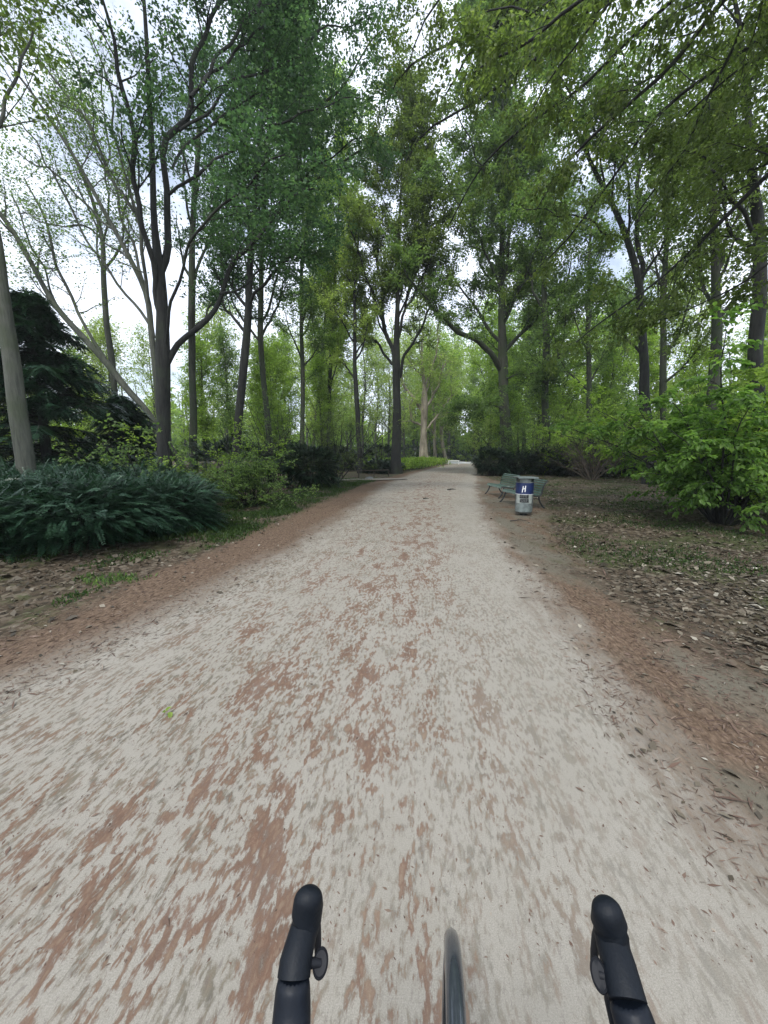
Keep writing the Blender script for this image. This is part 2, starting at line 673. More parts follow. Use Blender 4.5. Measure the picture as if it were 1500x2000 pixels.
def ground_mat():
    m, nt, b, out = new_mat('park_ground')
    L = nt.links.new
    tc = N(nt, 'ShaderNodeTexCoord')
    P = tc.outputs['Object']
    ats = {}
    for k in 'abcd':
        ats[k] = N(nt, 'ShaderNodeAttribute', attribute_name='l' + k).outputs['Fac']
    Prot = mapping(nt, P, (1, 1, 1), (0, 0, R(7)))
    # drive direction is close to +Y: drifts and tracks are longer along it
    Pdrift = mapping(nt, Prot, (1.0, .36, 1))
    Pfine = mapping(nt, Prot, (1.0, .37, 1))
    n_big = noise(nt, P, .55, 3)
    n_edge = noise(nt, Pdrift, 2.4, 6, .65)
    n_patch = noise(nt, Pdrift, 3.8, 5, .62, .3)
    n_mid = noise(nt, Pdrift, 9.0, 5, .65, .4)
    n_sp = noise(nt, Pfine, 42, 4, .62, .2)
    n_sp2 = noise(nt, Pfine, 62, 3, .6)
    n_gr = noise(nt, P, 240, 4, .75)
    n_hue = noise(nt, P, 1.3, 3)
    # --- gravel surface
    grav = ramp(nt, n_gr, [(.3, (.205, .188, .158)), (.5, (.292, .270, .228)), (.72, (.385, .36, .318))])
    grav = mixc(nt, mth(nt, 'MULTIPLY', maprange(nt, n_hue, .4, .65), .35), grav, (.245, .225, .185))
    # small grey-brown husks everywhere
    spk = mth(nt, 'ADD', mth(nt, 'MULTIPLY', n_sp, .62), mth(nt, 'MULTIPLY', n_mid, .38))
    spm = maprange(nt, spk, .46, .575)
    dens = mth(nt, 'MULTIPLY', maprange(nt, noise(nt, Pdrift, .9, 3), .34, .58, .62, 1.0), maprange(nt, ats['c'], .2, 2.2, .62, 1.0))
    spm = mth(nt, 'MULTIPLY', spm, dens)
    grav = mixc(nt, mth(nt, 'MULTIPLY', spm, .86), grav, ramp(nt, noise(nt, Pfine, 17, 2), [(.35, (.105, .094, .072)), (.5, (.150, .128, .092)), (.65, (.155, .108, .075))]))
    sp2 = mth(nt, 'MULTIPLY', maprange(nt, n_sp2, .57, .68), dens)
    grav = mixc(nt, mth(nt, 'MULTIPLY', sp2, .5), grav, (.14, .115, .10))
    # red-brown drifts in wheel tracks
    track = N(nt, 'ShaderNodeSeparateXYZ')
    L(Prot, track.inputs[0])
    tw = N(nt, 'ShaderNodeMath', operation='SINE')
    L(mth(nt, 'ADD', mth(nt, 'MULTIPLY', ats['b'], 3.0), mth(nt, 'MULTIPLY', n_big, 3.0)), tw.inputs[0])
    inner = mth(nt, 'MULTIPLY', maprange(nt, ats['b'], .15, 1.1), maprange(nt, ats['c'], .5, 1.4))
    pm = mth(nt, 'ADD', n_patch, mth(nt, 'MULTIPLY', tw.outputs[0], .035))
    pm = mth(nt, 'ADD', pm, mth(nt, 'MULTIPLY', mth(nt, 'SUBTRACT', n_mid, .5), .75))
    pm = mth(nt, 'ADD', pm, mth(nt, 'MULTIPLY', mth(nt, 'SUBTRACT', n_sp, .5), .85))
    pm = maprange(nt, pm, .515, .64)
    pm = mth(nt, 'MULTIPLY', pm, inner)
    drift = ramp(nt, n_sp, [(.3, (.072, .040, .025)), (.55, (.150, .082, .055)), (.75, (.25, .180, .125))])
    surf = mixc(nt, mth(nt, 'MULTIPLY', pm, .74), grav, drift)
    # --- shoulders: rust-coloured needles over bare earth
    ned = ramp(nt, n_sp, [(.25, (.050, .034, .022)), (.5, (.122, .083, .056)), (.75, (.225, .162, .115))])
    bare = ramp(nt, n_gr, [(.3, (.090, .082, .062)), (.7, (.170, .155, .118))])
    bm = maprange(nt, noise(nt, mapping(nt, P, (1, .5, 1), (0, 0, R(12)), (3, 1, 0)), 1.15, 4, .6, .4), .38, .60)
    bmR = mth(nt, 'MULTIPLY', bm, maprange(nt, ats['c'], .0, -.25, 0, .95))
    sh = mixc(nt, bmR, ned, bare)
    shn = mth(nt, 'MULTIPLY', mth(nt, 'SUBTRACT', n_edge, .5), 1.5)
    eL = mth(nt, 'ADD', ats['b'], mth(nt, 'MULTIPLY', shn, .6))
    eR = mth(nt, 'ADD', ats['c'], mth(nt, 'MULTIPLY', shn, .8))
    onp = mth(nt, 'MULTIPLY', maprange(nt, eL, -.55, .30), maprange(nt, eR, -.30, .25))
    c1 = mixc(nt, onp, sh, surf)
    # --- park soil with leaf crumbs and moss
    s_n = noise(nt, P, 16, 8, .72)
    vor = N(nt, 'ShaderNodeTexVoronoi', feature='F1')
    vor.inputs['Scale'].default_value = 17
    vor.inputs['Randomness'].default_value = 1
    L(mapping(nt, P, (1, .7, 1)), vor.inputs['Vector'])
    vcol = N(nt, 'ShaderNodeSeparateColor')
    L(vor.outputs['Color'], vcol.inputs[0])
    leafc = ramp(nt, vcol.outputs[0], [(0, (.035, .026, .018)), (.4, (.080, .056, .036)), (.75, (.135, .100, .068)), (.95, (.24, .20, .15))])
    soil = ramp(nt, s_n, [(.3, (.020, .017, .012)), (.7, (.075, .062, .044))])
    soil = mixc(nt, .5, soil, leafc)
    gm = mth(nt, 'ADD', noise(nt, P, .8, 4), mth(nt, 'MULTIPLY', mth(nt, 'SUBTRACT', s_n, .5), .5))
    soil = mixc(nt, mth(nt, 'MULTIPLY', maprange(nt, gm, .48, .62), .75), soil, (.050, .064, .022))
    oL = mth(nt, 'ADD', ats['a'], mth(nt, 'MULTIPLY', shn, .9))
    oR = mth(nt, 'ADD', ats['d'], mth(nt, 'MULTIPLY', shn, 1.3))
    ins = mth(nt, 'MULTIPLY', maprange(nt, oL, -.2, .35), maprange(nt, oR, -.3, .5))
    c2 = mixc(nt, ins, soil, c1)
    L(c2, b.inputs['Base Color'])
    b.inputs['Roughness'].default_value = .95
    b.inputs['Specular IOR Level'].default_value = .15
    hs = mth(nt, 'ADD', mth(nt, 'MULTIPLY', n_gr, .35), mth(nt, 'ADD', mth(nt, 'MULTIPLY', n_sp, .5), mth(nt, 'MULTIPLY', s_n, .5)))
    bp = N(nt, 'ShaderNodeBump')
    bp.inputs['Strength'].default_value = .55
    bp.inputs['Distance'].default_value = .012
    L(hs, bp.inputs['Height'])
    L(bp.outputs[0], b.inputs['Normal'])
    return m


M['ground'] = ground_mat()


def sheet(name, X, Y, Z, kind='structure'):
    ny, nx = X.shape
    V = np.stack([X, Y, Z], -1).reshape(-1, 3)
    idx = np.arange(nx * ny).reshape(ny, nx)
    F = np.stack([idx[:-1, :-1], idx[:-1, 1:], idx[1:, 1:], idx[1:, :-1]], -1).reshape(-1, 4)
    me = np_mesh(name, V, F, smooth=True)
    for k, arr in zip('abcd', lat_attr(V[:, 0], V[:, 1])):
        a = me.attributes.new('l' + k, 'FLOAT', 'POINT')
        a.data.foreach_set('value', arr.astype(np.float32))
    o = link(name, me, M['ground'])
    return tag(o, kind=kind)


xs = np.concatenate([np.linspace(-260, -16, 26)[:-1], np.arange(-16, 16, .16), np.linspace(16, 40, 60)[:-1], np.linspace(40, 260, 24)])
ys = np.concatenate([np.linspace(-120, -6, 12)[:-1], np.arange(-6, 20, .16), np.linspace(20, 90, 150)[:-1], np.linspace(90, 420, 26)])
GX, GY = np.meshgrid(xs, ys)
g = sheet('ground', GX, GY, zground(GX, GY) - .004)
tag(g, 'brown leaf-strewn park soil with moss on both sides of the gravel path')

py_ = np.concatenate([np.arange(-14, 30, .06), np.linspace(30, 78, 260)])
lo = ev(T_LO, py_) - .15 + wob(py_, 1.0, .12) + rng.normal(size=len(py_)) * .012
ro = ev(T_RO, py_) + .10 + wob(py_, .83, .16) + rng.normal(size=len(py_)) * .015
tt = np.linspace(0, 1, 60)
PX = lo[:, None] * (1 - tt) + ro[:, None] * tt
PY = np.repeat(py_[:, None], 60, 1)
pa = sheet('path', PX, PY, np.zeros_like(PX) + .004)
tag(pa, 'wide pale gravel path with rust-brown blossom husks and needle-covered shoulders')

M['pale_road'] = plain_mat('pale_road', (.60, .60, .60), .9, var=.08, scale=3)
rx, ry = np.meshgrid(np.linspace(11, 26, 30), np.linspace(72, 92, 20))
rd = link('road', np_mesh('road', *(lambda V, F: (V, F))(np.stack([rx + (ry - 72) * .22, ry, rx * 0 + .009], -1).reshape(-1, 3),
          (lambda I: np.stack([I[:-1, :-1], I[:-1, 1:], I[1:, 1:], I[1:, :-1]], -1).reshape(-1, 4))(np.arange(600).reshape(20, 30)))), M['pale_road'])
tag(rd, 'bright pale road crossing at the far end of the path', kind='structure')
# narrow side path joining from the left, near the central tree
sp = []
for (ax, ay) in [(560, 943.5), (640, 939), (700, 937.5), (760, 937)]:
    sp.append(gp(ax, ay))
sp = np.array(sp)
sx = np.concatenate([[sp[0, 0] - 14], sp[:, 0], [sp[-1, 0] + 1.2]])
sy = np.concatenate([[sp[0, 1] - 2.2], sp[:, 1], [sp[-1, 1] + .6]])
ux = np.linspace(sx[0], sx[-1], 90)
uy = np.interp(ux, sx, sy)
w0 = -.75 + .12 * np.sin(ux * 2.2)
w1 = .75 + .12 * np.sin(ux * 1.7 + 1)
V = np.concatenate([np.stack([ux, uy + w0, ux * 0 + .052], 1), np.stack([ux, uy + w1, ux * 0 + .052], 1)])
k = np.arange(89)
M['side_gravel'] = plain_mat('side_gravel', (.19, .165, .135), .95, var=.3, scale=18)
so = link('side_path', np_mesh('side_path', V, np.stack([k, k + 1, k + 91, k + 90], 1)), M['side_gravel'])
tag(so, 'narrow gravel side path leading off left before the central tree', kind='structure')

# ------------------------------------------------------------------ loose litter (uncountable)
def scatter_quads(X, Y, size, aspect, lift, mat, name, label, zb=0.0, curl=.35, vb=None, ang=None, tilt=.35):
    n = len(X)
    an = rng.uniform(0, 2 * np.pi, n) if ang is None else ang
    ax = np.stack([np.cos(an), np.sin(an), rng.normal(size=n) * tilt], 1)
    ax = nrm(ax)
    up = nrm(np.array([[0, 0, 1.]]) + rng.normal(size=(n, 3)) * tilt)
    lat = nrm(np.cross(up, ax))
    nor = np.cross(ax, lat)
    s = (size * rng.lognormal(0, .48, n))[:, None]
    B = np.stack([X, Y, zground(X, Y) + lift + zb], 1)
    hw = s * aspect / 2
    V = np.stack([B - ax * s / 2, B + lat * hw + nor * s * curl * rng.random((n, 1)), B + ax * s / 2 + nor * s * curl * .6 * rng.random((n, 1)), B - lat * hw + nor * s * curl * rng.random((n, 1))], 1)
    v = rng.random(n) if vb is None else np.clip(vb, 0, 1)
    o = link(name, np_mesh(name, V.reshape(-1, 3), np.arange(n * 4).reshape(-1, 4), v), mat)
    return tag(o, label, kind='stuff')


def dens_sample(n, x0, x1, y0, y1, cond):
    """samples with density falling with distance"""
    out = []
    while sum(len(a) for a in out) < n:
        y = y0 * (y1 / y0) ** rng.random(n * 2)
        x = rng.uniform(x0, x1, n * 2)
        k = cond(x, y)
        out.append(np.stack([x[k], y[k]], 1))
    return np.concatenate(out)[:n]


# noise-like clumping for litter
def clump(x, y, s=.9):
    return .5 + .25 * (np.sin(x * 2.3 * s + 1.7 * np.sin(y * 1.1 * s)) + np.sin(y * 1.9 * s + 2.1 * np.sin(x * .7 * s + 1)))


q = dens_sample(52000, 1, 26, 1.6, 36, lambda x, y: (x > ev(T_RO, y) - .5 + .9 * rng.random(len(x)) ** .5) & (x < y * 1.15 + 2.5) & (rng.random(len(x)) < clump(x, y) * .9 + .15))
scatter_quads(q[:, 0], q[:, 1], .045, .55, .008, M['litter'], 'dead_leaves', 'dry brown and pale fallen leaves covering the ground right of the path', vb=rng.beta(1.2, 1.7, len(q)), curl=.22, tilt=.2)
q = dens_sample(14000, -14, 1, 2.2, 26, lambda x, y: (x < ev(T_LO, y) + .5 - .9 * rng.random(len(x)) ** .5) & (x > -y * 1.2 - 1) & (rng.random(len(x)) < clump(x, y) * .9 + .1))
scatter_quads(q[:, 0], q[:, 1], .045, .55, .010, M['litter'], 'dead_leaves', 'small dry fallen leaves on the dark verge left of the path', vb=rng.beta(1.4, 2.6, len(q)))
# husks on the path
q = dens_sample(18000, -5, 5, 1.0, 16, lambda x, y: (x > ev(T_LO, y) + .1) & (x < ev(T_RO, y) - .1) & (rng.random(len(x)) < np.where((x < ev(T_XL, y)) | (x > ev(T_XR, y)), .9, .30 + .5 * (clump(x, y * .5, 2.2) > .62))))
dirn = R(97) + rng.normal(size=len(q)) * .75
scatter_quads(q[:, 0], q[:, 1], .010, .34, .004, M['husk'], 'blossom_husks', 'tiny brown blossom husks strewn over the gravel path', curl=.15, ang=dirn, tilt=.12, vb=rng.beta(2.6, 2.0, len(q)))


q = dens_sample(30000, -5, 6, 1.2, 16, lambda x, y: ((x > ev(T_LO, y) - .25) & (x < ev(T_XL, y) + .5 * rng.random(len(x)))) | ((x < ev(T_RO, y) + .3) & (x > ev(T_XR, y) - .35 * rng.random(len(x))) & (rng.random(len(x)) < .35 + .65 * (clump(x, y, 1.5) > .45))))
scatter_quads(q[:, 0], q[:, 1], .034, .10, .007, M['husk'], 'fallen_needles', 'rust-brown fallen needles and bits covering both path shoulders', curl=.1, tilt=.15, vb=rng.beta(2.2, 2.2, len(q)))
q = dens_sample(1500, -6, 7, 1.2, 20, lambda x, y: (x > ev(T_LO, y) - .4) & (x < ev(T_RO, y) + .4) & ((x < ev(T_XL, y) + .3) | (x > ev(T_XR, y) - .2)))
scatter_quads(q[:, 0], q[:, 1], .03, .55, .008, M['litter'], 'dead_leaves', 'few pale and brown leaves lying on the path shoulders', vb=rng.beta(1.6, 1.4, len(q)), curl=.25, tilt=.2)


def grass_patch(name, label, q, hgt, n_per=3, mat='grass', w=.006):
    X = np.repeat(q[:, 0], n_per) + rng.normal(size=len(q) * n_per) * .03
    Y = np.repeat(q[:, 1], n_per) + rng.normal(size=len(q) * n_per) * .03
    n = len(X)
    B = np.stack([X, Y, zground(X, Y) - .01], 1)
    an = rng.uniform(0, 2 * np.pi, n)
    s = np.stack([np.cos(an), np.sin(an), an * 0], 1)
    h = hgt * rng.uniform(.5, 1.3, n)[:, None]
    ln = rng.normal(size=(n, 3)) * .45
    ln[:, 2] = 1
    ln = nrm(ln)
    ln2 = nrm(ln + rng.normal(size=(n, 3)) * [.6, .6, .15])
    ww = w * rng.uniform(.7, 1.5, n)[:, None]
    V = np.stack([B - s * ww, B + s * ww, B + ln * h * .6 + s * ww * .8, B + ln * h * .6 + ln2 * h * .4], 1)
    o = link(name, np_mesh(name, V.reshape(-1, 3), np.arange(n * 4).reshape(-1, 4), rng.random(n)), M[mat])
    return tag(o, label, kind='stuff')


q = dens_sample(16000, -7, 2, 7, 26, lambda x, y: (x < ev(T_LO, y) + .1 - .5 * rng.random(len(x))) & (x > ev(T_LO, y) - 2.6) & (rng.random(len(x)) < clump(x, y, 1.4)))
grass_patch('grass', 'thin short green grass on the verge left of the path', q, .08, 3)
q = dens_sample(12000, 2, 26, 5, 40, lambda x, y: (x > ev(T_RO, y) + .3 * rng.random(len(x))) & (x < y * .8 + 3) & (rng.random(len(x)) < clump(x + 4, y, .8) ** 2))
grass_patch('grass', 'sparse mossy grass among fallen leaves right of the path', q, .06, 3)
q = dens_sample(2500, -9, -2, 2.5, 7, lambda x, y: (x < ev(T_LO, y) - .1) & (rng.random(len(x)) < (clump(x, y, 1.7) > .66)))
grass_patch('weeds', 'scattered low weeds between leaves left of the path', q, .05, 3, w=.010)
q = rng.normal(size=(70, 2)) * [.22, .11] + np.array(gp(215, 1132))
grass_patch('grass_tuft', 'bright green grass tuft on the left verge below the yew bushes', q, .07, 5, 'leaf_mid', .008)

# ------------------------------------------------------------------ shrubs
def ell_points(n, c, r, shell=.55, zmin=0.0, lump=.22, seed=0):
    """points near the surface of a lumpy ellipsoid; returns positions and outward normals"""
    d = nrm(rng.normal(size=(n * 2, 3)))
    d = d[d[:, 2] > -.75][:n]
    rr = shell + (1 - shell) * rng.random(len(d)) ** .6
    lum = 1 + lump * (np.sin(d[:, 0] * 5 + seed) * np.sin(d[:, 1] * 4.3 + seed * 1.7) + .6 * np.sin(d[:, 2] * 7 + seed * .6 + d[:, 0] * 3))
    p = d * rr[:, None] * lum[:, None] * np.array(r) + np.array(c)
    k = p[:, 2] > zmin
    return p[k], nrm(d / np.array(r))[k]


def yew(name, label, cx, cy, r, cz, group, n=1500, L=.55, mat='needle', stems=7, cat='shrub', w=.10, horiz=.78, nl=12, zmin=.18):
    reseed(label)
    root = empty(name, (cx, cy, 0), label, cat, group)
    if mat == 'leaf_dark':
        n, L, w = int(n * 1.7), L * .6, w * .8
    p, d = ell_points(n, (0, 0, cz), r, .45, zmin, seed=rng.random() * 9)
    dd = nrm(d * np.array([1, 1, 1 - horiz]) + rng.normal(size=d.shape) * .22 + np.array([0, 0, .02]))
    V, F, A = fronds(p, dd, L * rng.uniform(.6, 1.3, len(p)), nl=nl, w=w, droop=.22)
    link('foliage', np_mesh('foliage', V, F, A), M[mat], root)
    k = rng.choice(len(p), min(stems * 5, len(p)), replace=False)
    P = np.zeros((len(k), 6, 3))
    b0 = rng.normal(size=(len(k), 3)) * .14
    b0[:, 2] = -.1
    for j in range(6):
        t = j / 5
        P[:, j] = b0 * (1 - t) + p[k] * t
        P[:, j, 2] += .25 * math.sin(math.pi * t) * cz
    V, F = tubes(P, np.repeat(np.linspace(.028, .006, 6)[None], len(k), 0), 5)
    link('stems', np_mesh('stems', V, F, smooth=True), M['bark_dark'], root)
    NLEAF[0] += len(A)
    return root


def shrub(name, label, cx, cy, h, rad, leafm, size, group=None, stems=9, b2=8, b3=6, nl=8, L2=(.6, 1.2), L3=(.3, .6), spreadang=(8, 48),
          bark='bark_dark', shape='quad', flat=.6, cat='shrub', droop=.15, r0=.022, grav=.2, tilt=.5, lean=(0, 0), b2t0=.15):
    reseed(label)
    root = empty(name, (cx, cy, 0), label, cat, group)
    an = rng.uniform(0, 2 * np.pi, stems)
    el = np.radians(rng.uniform(spreadang[0], spreadang[1], stems))
    d = np.stack([np.sin(el) * np.cos(an) + lean[0], np.sin(el) * np.sin(an) + lean[1], np.cos(el)], 1)
    K = 9
    P = np.zeros((stems, K, 3))
    P[:, 0] = np.stack([np.cos(an) * .12, np.sin(an) * .12, an * 0 - .08], 1)
    Ls = h / np.maximum(np.cos(el), .62) * rng.uniform(.7, 1.05, stems)
    for j in range(1, K):
        d = nrm(d + rng.normal(size=d.shape) * .09 - np.array([0, 0, grav * .12 * j / K]))
        P[:, j] = P[:, j - 1] + d * Ls[:, None] / (K - 1)
    Rr = np.repeat(np.linspace(r0, r0 * .25, K)[None], stems, 0)
    P2, R2 = grow(P, Rr, b2, b2t0, 1, L2, (30, 75), K=6, up=.1, wander=.4, grav=grav, flat=flat)
    P3, R3 = grow(P2, R2, b3, .15, 1, L3, (30, 70), K=4, up=.02, wander=.4, grav=grav, flat=flat)
    br = join([tubes(P, Rr, 6), tubes(P2, np.maximum(R2, .003), 4), tubes(P3, np.maximum(R3, .002), 3)])
    link('stems', np_mesh('stems', br[0], br[1], smooth=True), M[bark], root)
    if nl:
        lv = leaves(P3, nl, size, tilt=tilt, shape=shape, droop=droop)
        NLEAF[0] += len(lv[1])
        link('foliage', np_mesh('foliage', *lv), M[leafm], root)
    return root


YG = 'dark yew bushes left of the path'
yew('yew_shrub', 'low dark yew bush nearest the camera at the left edge of the picture', -7.6, 5.9, (2.2, 1.5, .74), .58, YG, 4600, .36, w=.055)
yew('yew_shrub', 'broad dark yew bush in the middle of the row, its sprays hanging over the verge', -5.75, 6.9, (1.5, 1.25, .70), .56, YG, 3600, .34, w=.055)
yew('yew_shrub', 'small dark yew bush at the path end of the row, before the green shrub', -4.75, 8.2, (1.1, 1.2, .62), .50, YG, 2800, .32, w=.052)
yew('yew_shrub', 'dark yew bush behind the row, below the leaning pale trunk', -8.2, 8.3, (2.4, 1.3, .74), .66, YG, 3400, .36, w=.055)
yew('yew_shrub', 'tall-tipped dark yew bush around the foot of the forked tree', -6.1, 9.7, (1.5, 1.2, .72), .64, YG, 2800, .34, w=.055)


def conifer(name, label, x, y, h, r, mat='needle', n=1500, L=.8, group=None):
    reseed(label)
    root = empty(name, (x, y, 0), label, 'conifer', group)
    tp = np.array([[0, 0, -.2], [.05, 0, h * .5], [0, 0, h]])
    P, Rr = resample(tp, [.2, .12, .02], 12)
    link('trunk', np_mesh('trunk', *tubes(P[None], Rr[None], 10), smooth=True), M['bark_dark'], root)
    nb = int(h * 26)
    t = np.sort(rng.random(nb)) ** 1.0
    z = h * (.04 + .95 * t)
    an = rng.uniform(0, 2 * np.pi, nb)
    ln = r * (1 - t) ** .8 * rng.uniform(.42, 1.15, nb) + .2
    K = 8
    B = np.zeros((nb, K, 3))
    for j in range(K):
        s = j / (K - 1)
        B[:, j, 0] = np.cos(an) * ln * s
        B[:, j, 1] = np.sin(an) * ln * s
        B[:, j, 2] = z + ln * (.25 * s - .55 * s * s + .22 * s ** 3)
    V, F = tubes(B, np.linspace(.03, .006, K)[None] * np.ones((nb, 1)), 4)
    link('branches', np_mesh('branches', V, F, smooth=True), M['bark_dark'], root)
    per = max(4, n // nb)
    s = (.08 + .92 * rng.random((nb, per)))
    f = s * (K - 1.001)
    i = f.astype(int)
    w = (f - i)[..., None]
    ar = np.arange(nb)[:, None]
    base = B[ar, i] * (1 - w) + B[ar, i + 1] * w
    tan = nrm(B[ar, i + 1] - B[ar, i])
    side = nrm(np.cross(tan, np.array([0, 0, 1.])))
    sg = rng.choice([-1, 1], (nb, per))[..., None]
    d = nrm(tan * .7 + side * sg * rng.uniform(.1, 1, (nb, per, 1)) + np.array([0, 0, -.1]) + rng.normal(size=base.shape) * .28)
    V, F, A = fronds(base.reshape(-1, 3), d.reshape(-1, 3), (L * rng.uniform(.5, 1.1, nb * per)), nl=9, w=.13, droop=.4)
    NLEAF[0] += len(A)
    link('crown', np_mesh('crown', V, F, A), M[mat], root)
    return root


conifer('conifer', 'tall dark drooping conifer behind the yew bushes at far left', -12.0, 13.8, 7.0, 4.0, n=8500, L=.55)
conifer('conifer', 'lower dark conifer at the left edge, partly behind the pale leaning trunk', -14.2, 11.8, 4.6, 3.0, n=4500, L=.55)
conifer('conifer', 'short dark conifer right of the tall one, below the pale leaning stems', -11.6, 17.5, 4.2, 2.8, n=5000, L=.5)

shrub('leafy_shrub', 'mid-green spreading shrub just beyond the yew bushes', -4.3, 12.2, 1.5, 1.5, 'leaf_mid', .07, stems=16, b2=9, b3=7, nl=9, L2=(.4, .8), L3=(.25, .5), spreadang=(5, 62), tilt=.35)
shrub('leafy_shrub', 'low olive-green shrub left of the grassy verge', -6.3, 12.6, 1.2, 1.3, 'leaf_olive', .065, stems=13, b2=8, b3=6, nl=8, L2=(.4, .8), L3=(.25, .5), spreadang=(5, 62), tilt=.35)
yew('evergreen_shrub', 'dark evergreen shrub beyond the mid-green shrub, before the side path', -3.6, 18.4, (1.35, 1.2, 1.0), 1.0, 'dark evergreen shrubs', 1300, .4, 'leaf_dark', w=.09, horiz=.2)
yew('evergreen_shrub', 'dark rounded shrub deep behind the forked tree', -7.6, 19.5, (2.2, 1.5, 1.2), 1.2, 'dark evergreen shrubs', 1300, .5, 'leaf_dark', horiz=.2)
shrub('thin_shrub', 'tall loose olive shrub with thin bent stems beside the side path', -2.7, 21.0, 4.2, 2, 'leaf_olive', .075, stems=15, b2=8, b3=6, nl=6, L2=(.9, 1.7), L3=(.4, .8), spreadang=(5, 42), r0=.035)
shrub('thin_shrub', 'tall yellow-green shrub with thin stems left of the dark evergreen shrub', -5.6, 20.5, 4.4, 2, 'leaf_mid', .085, stems=14, b2=8, b3=6, nl=6, L2=(.9, 1.7), L3=(.4, .8), spreadang=(5, 38), r0=.035)
shrub('young_maple', 'low bright green leafy sapling in front of the forked tree trunk', -6.6, 10.6, 2.1, 2, 'leaf_mid', .095, stems=5, b2=7, b3=6, nl=7, L2=(.6, 1.3), L3=(.3, .6), spreadang=(15, 55), cat='sapling')
shrub('young_maple', 'bright green leafy sapling right of the forked tree trunk', -5.9, 13.6, 2.9, 2, 'leaf_lime', .095, stems=7, b2=7, b3=6, nl=7, L2=(.7, 1.4), L3=(.3, .6), spreadang=(15, 55), cat='sapling')
for (px, Y, h, r, lab) in [(735, 33, 1.0, 1.1, 'low grey-green plant beside the wooden rail, left of the central tree'), (762, 36, 1.0, 1.0, 'low grey-green plant touching the left foot of the central tree'),
                           (655, 38, 2.2, 2.2, 'dark evergreen shrub beyond the side path'), (560, 34, 2.6, 2.4, 'dark evergreen shrub in the wood behind the yellow-green shrub'),
                           (742, 48, 2.8, 2.2, 'dark evergreen shrub behind the thin trunk left of the central tree'), (800, 75, 3.4, 3.0, 'dark evergreen shrub below the white globe lamp'),
                           (865, 84, 5.5, 3.2, 'tall dark evergreen behind the gnarled plane trees'), (902, 96, 2.0, 5.5, 'dark clipped shrub mass closing the far end of the path')]:
    X = (px - 750) / 751 * Y * 1.0
    yew('evergreen_shrub', lab, X, Y, (r, r * .8, h * .55), h * .5, 'dark evergreen shrubs', 420, .55 if h < 2 else .9, 'leaf_dark', horiz=.2, w=.18 if h < 2 else .3, nl=7)

# bright bed along the far left edge
q = []
for i in range(24):
    f = i / 23
    y = 38 + 30 * f
    x = ev(T_LO, y) - 1.1 - .4 * rng.random()
    q.append((x, y))
root = empty('flower_bed', (q[0][0], q[0][1], 0), 'long low bed of bright green leafy plants along the far left path edge', 'plant bed')
PP = []
for (x, y) in q:
    n = 60
    PP.append(np.stack([rng.normal(x - 1.2, 1.1, n), rng.normal(y, .9, n), np.zeros(n)], 1))
PP = np.concatenate(PP)
d = nrm(np.array([0, 0, 1.]) + rng.normal(size=PP.shape) * .35)
P = np.stack([PP, PP + d * .45, PP + d * .8 + rng.normal(size=PP.shape) * .1, PP + d * 1.05 + rng.normal(size=PP.shape) * .15], 1) - np.array([q[0][0], q[0][1], 0])
o = link('foliage', np_mesh('foliage', *leaves(P, 16, .24, tilt=.6, aspect=.45)), M['leaf_lime'], root)
o = link('stems', np_mesh('stems', *tubes(P, np.full((len(P), 4), .01), 3)), M['leaf_mid'], root)

# right-hand side
yew('evergreen_shrub', 'dark dense evergreen bush beyond the far bench', 8.5, 30.5, (1.5, 1.4, 1.15), 1.05, 'dark evergreen shrubs', 1500, .42, 'leaf_dark', horiz=.2, w=.10)
for (px, Y, h, r, lab) in [(1015, 31, 1.7, 1.9, 'dark evergreen bush right of the dense bush behind the benches'), (1075, 31, 2.0, 2.0, 'dark evergreen bush behind the litter bin'),
                           (1125, 29, 2.3, 2.2, 'dark evergreen bush left of the brown twiggy bush'), (1180, 28.5, 1.9, 1.8, 'dark evergreen bush under the brown twiggy bush'),
                           (1265, 28, 1.8, 2.0, 'dark evergreen bush at the foot of the forked right-hand tree')]:
    yew('evergreen_shrub', lab, (px - 750) / 751 * Y, Y, (r, r * .7, h * .55), h * .48, 'dark evergreen shrubs', 900, .5, 'leaf_dark', horiz=.2, w=.14, nl=8)
shrub('twiggy_bush', 'leafless brown twiggy bush in front of the forked right-hand tree', 13.2, 24.5, 3.3, 2, 'litter', .05, stems=16, b2=11, b3=8, nl=0, L2=(.8, 1.5), L3=(.4, .9), spreadang=(10, 60), bark='twig', r0=.03)
for (px, Y, h, lm, lab) in [(1020, 33, 5.4, 'leaf_mid', 'green understorey shrub behind the benches'), (1100, 30, 5.2, 'leaf_lime', 'yellow-green understorey shrub behind the bin'),
                        (1160, 27, 4.6, 'leaf_lime', 'yellow-green shrub left of the brown twiggy bush'), (1235, 31, 6.4, 'leaf_lime', 'tall bright yellow-green shrub behind the twiggy bush'),
                        (1310, 25, 5.8, 'leaf_lime', 'bright yellow-green shrub behind the large near shrub'), (1400, 22, 5.4, 'leaf_lime', 'bright yellow-green shrub low behind the large near shrub'),
                        (1490, 20, 5.6, 'leaf_lime', 'green shrub behind the large near shrub at the right edge'), (940, 40, 6.0, 'leaf_pale', 'green shrub above the dense dark bush at the path bend')]:
    shrub('understorey_shrub', lab, (px - 750) / 751 * Y, Y, h, 2, lm, .125, stems=13, b2=10, b3=6, nl=9, L2=(1.0, 2.0), L3=(.5, .9), spreadang=(8, 55), r0=.03, group='understorey shrubs right of the path')
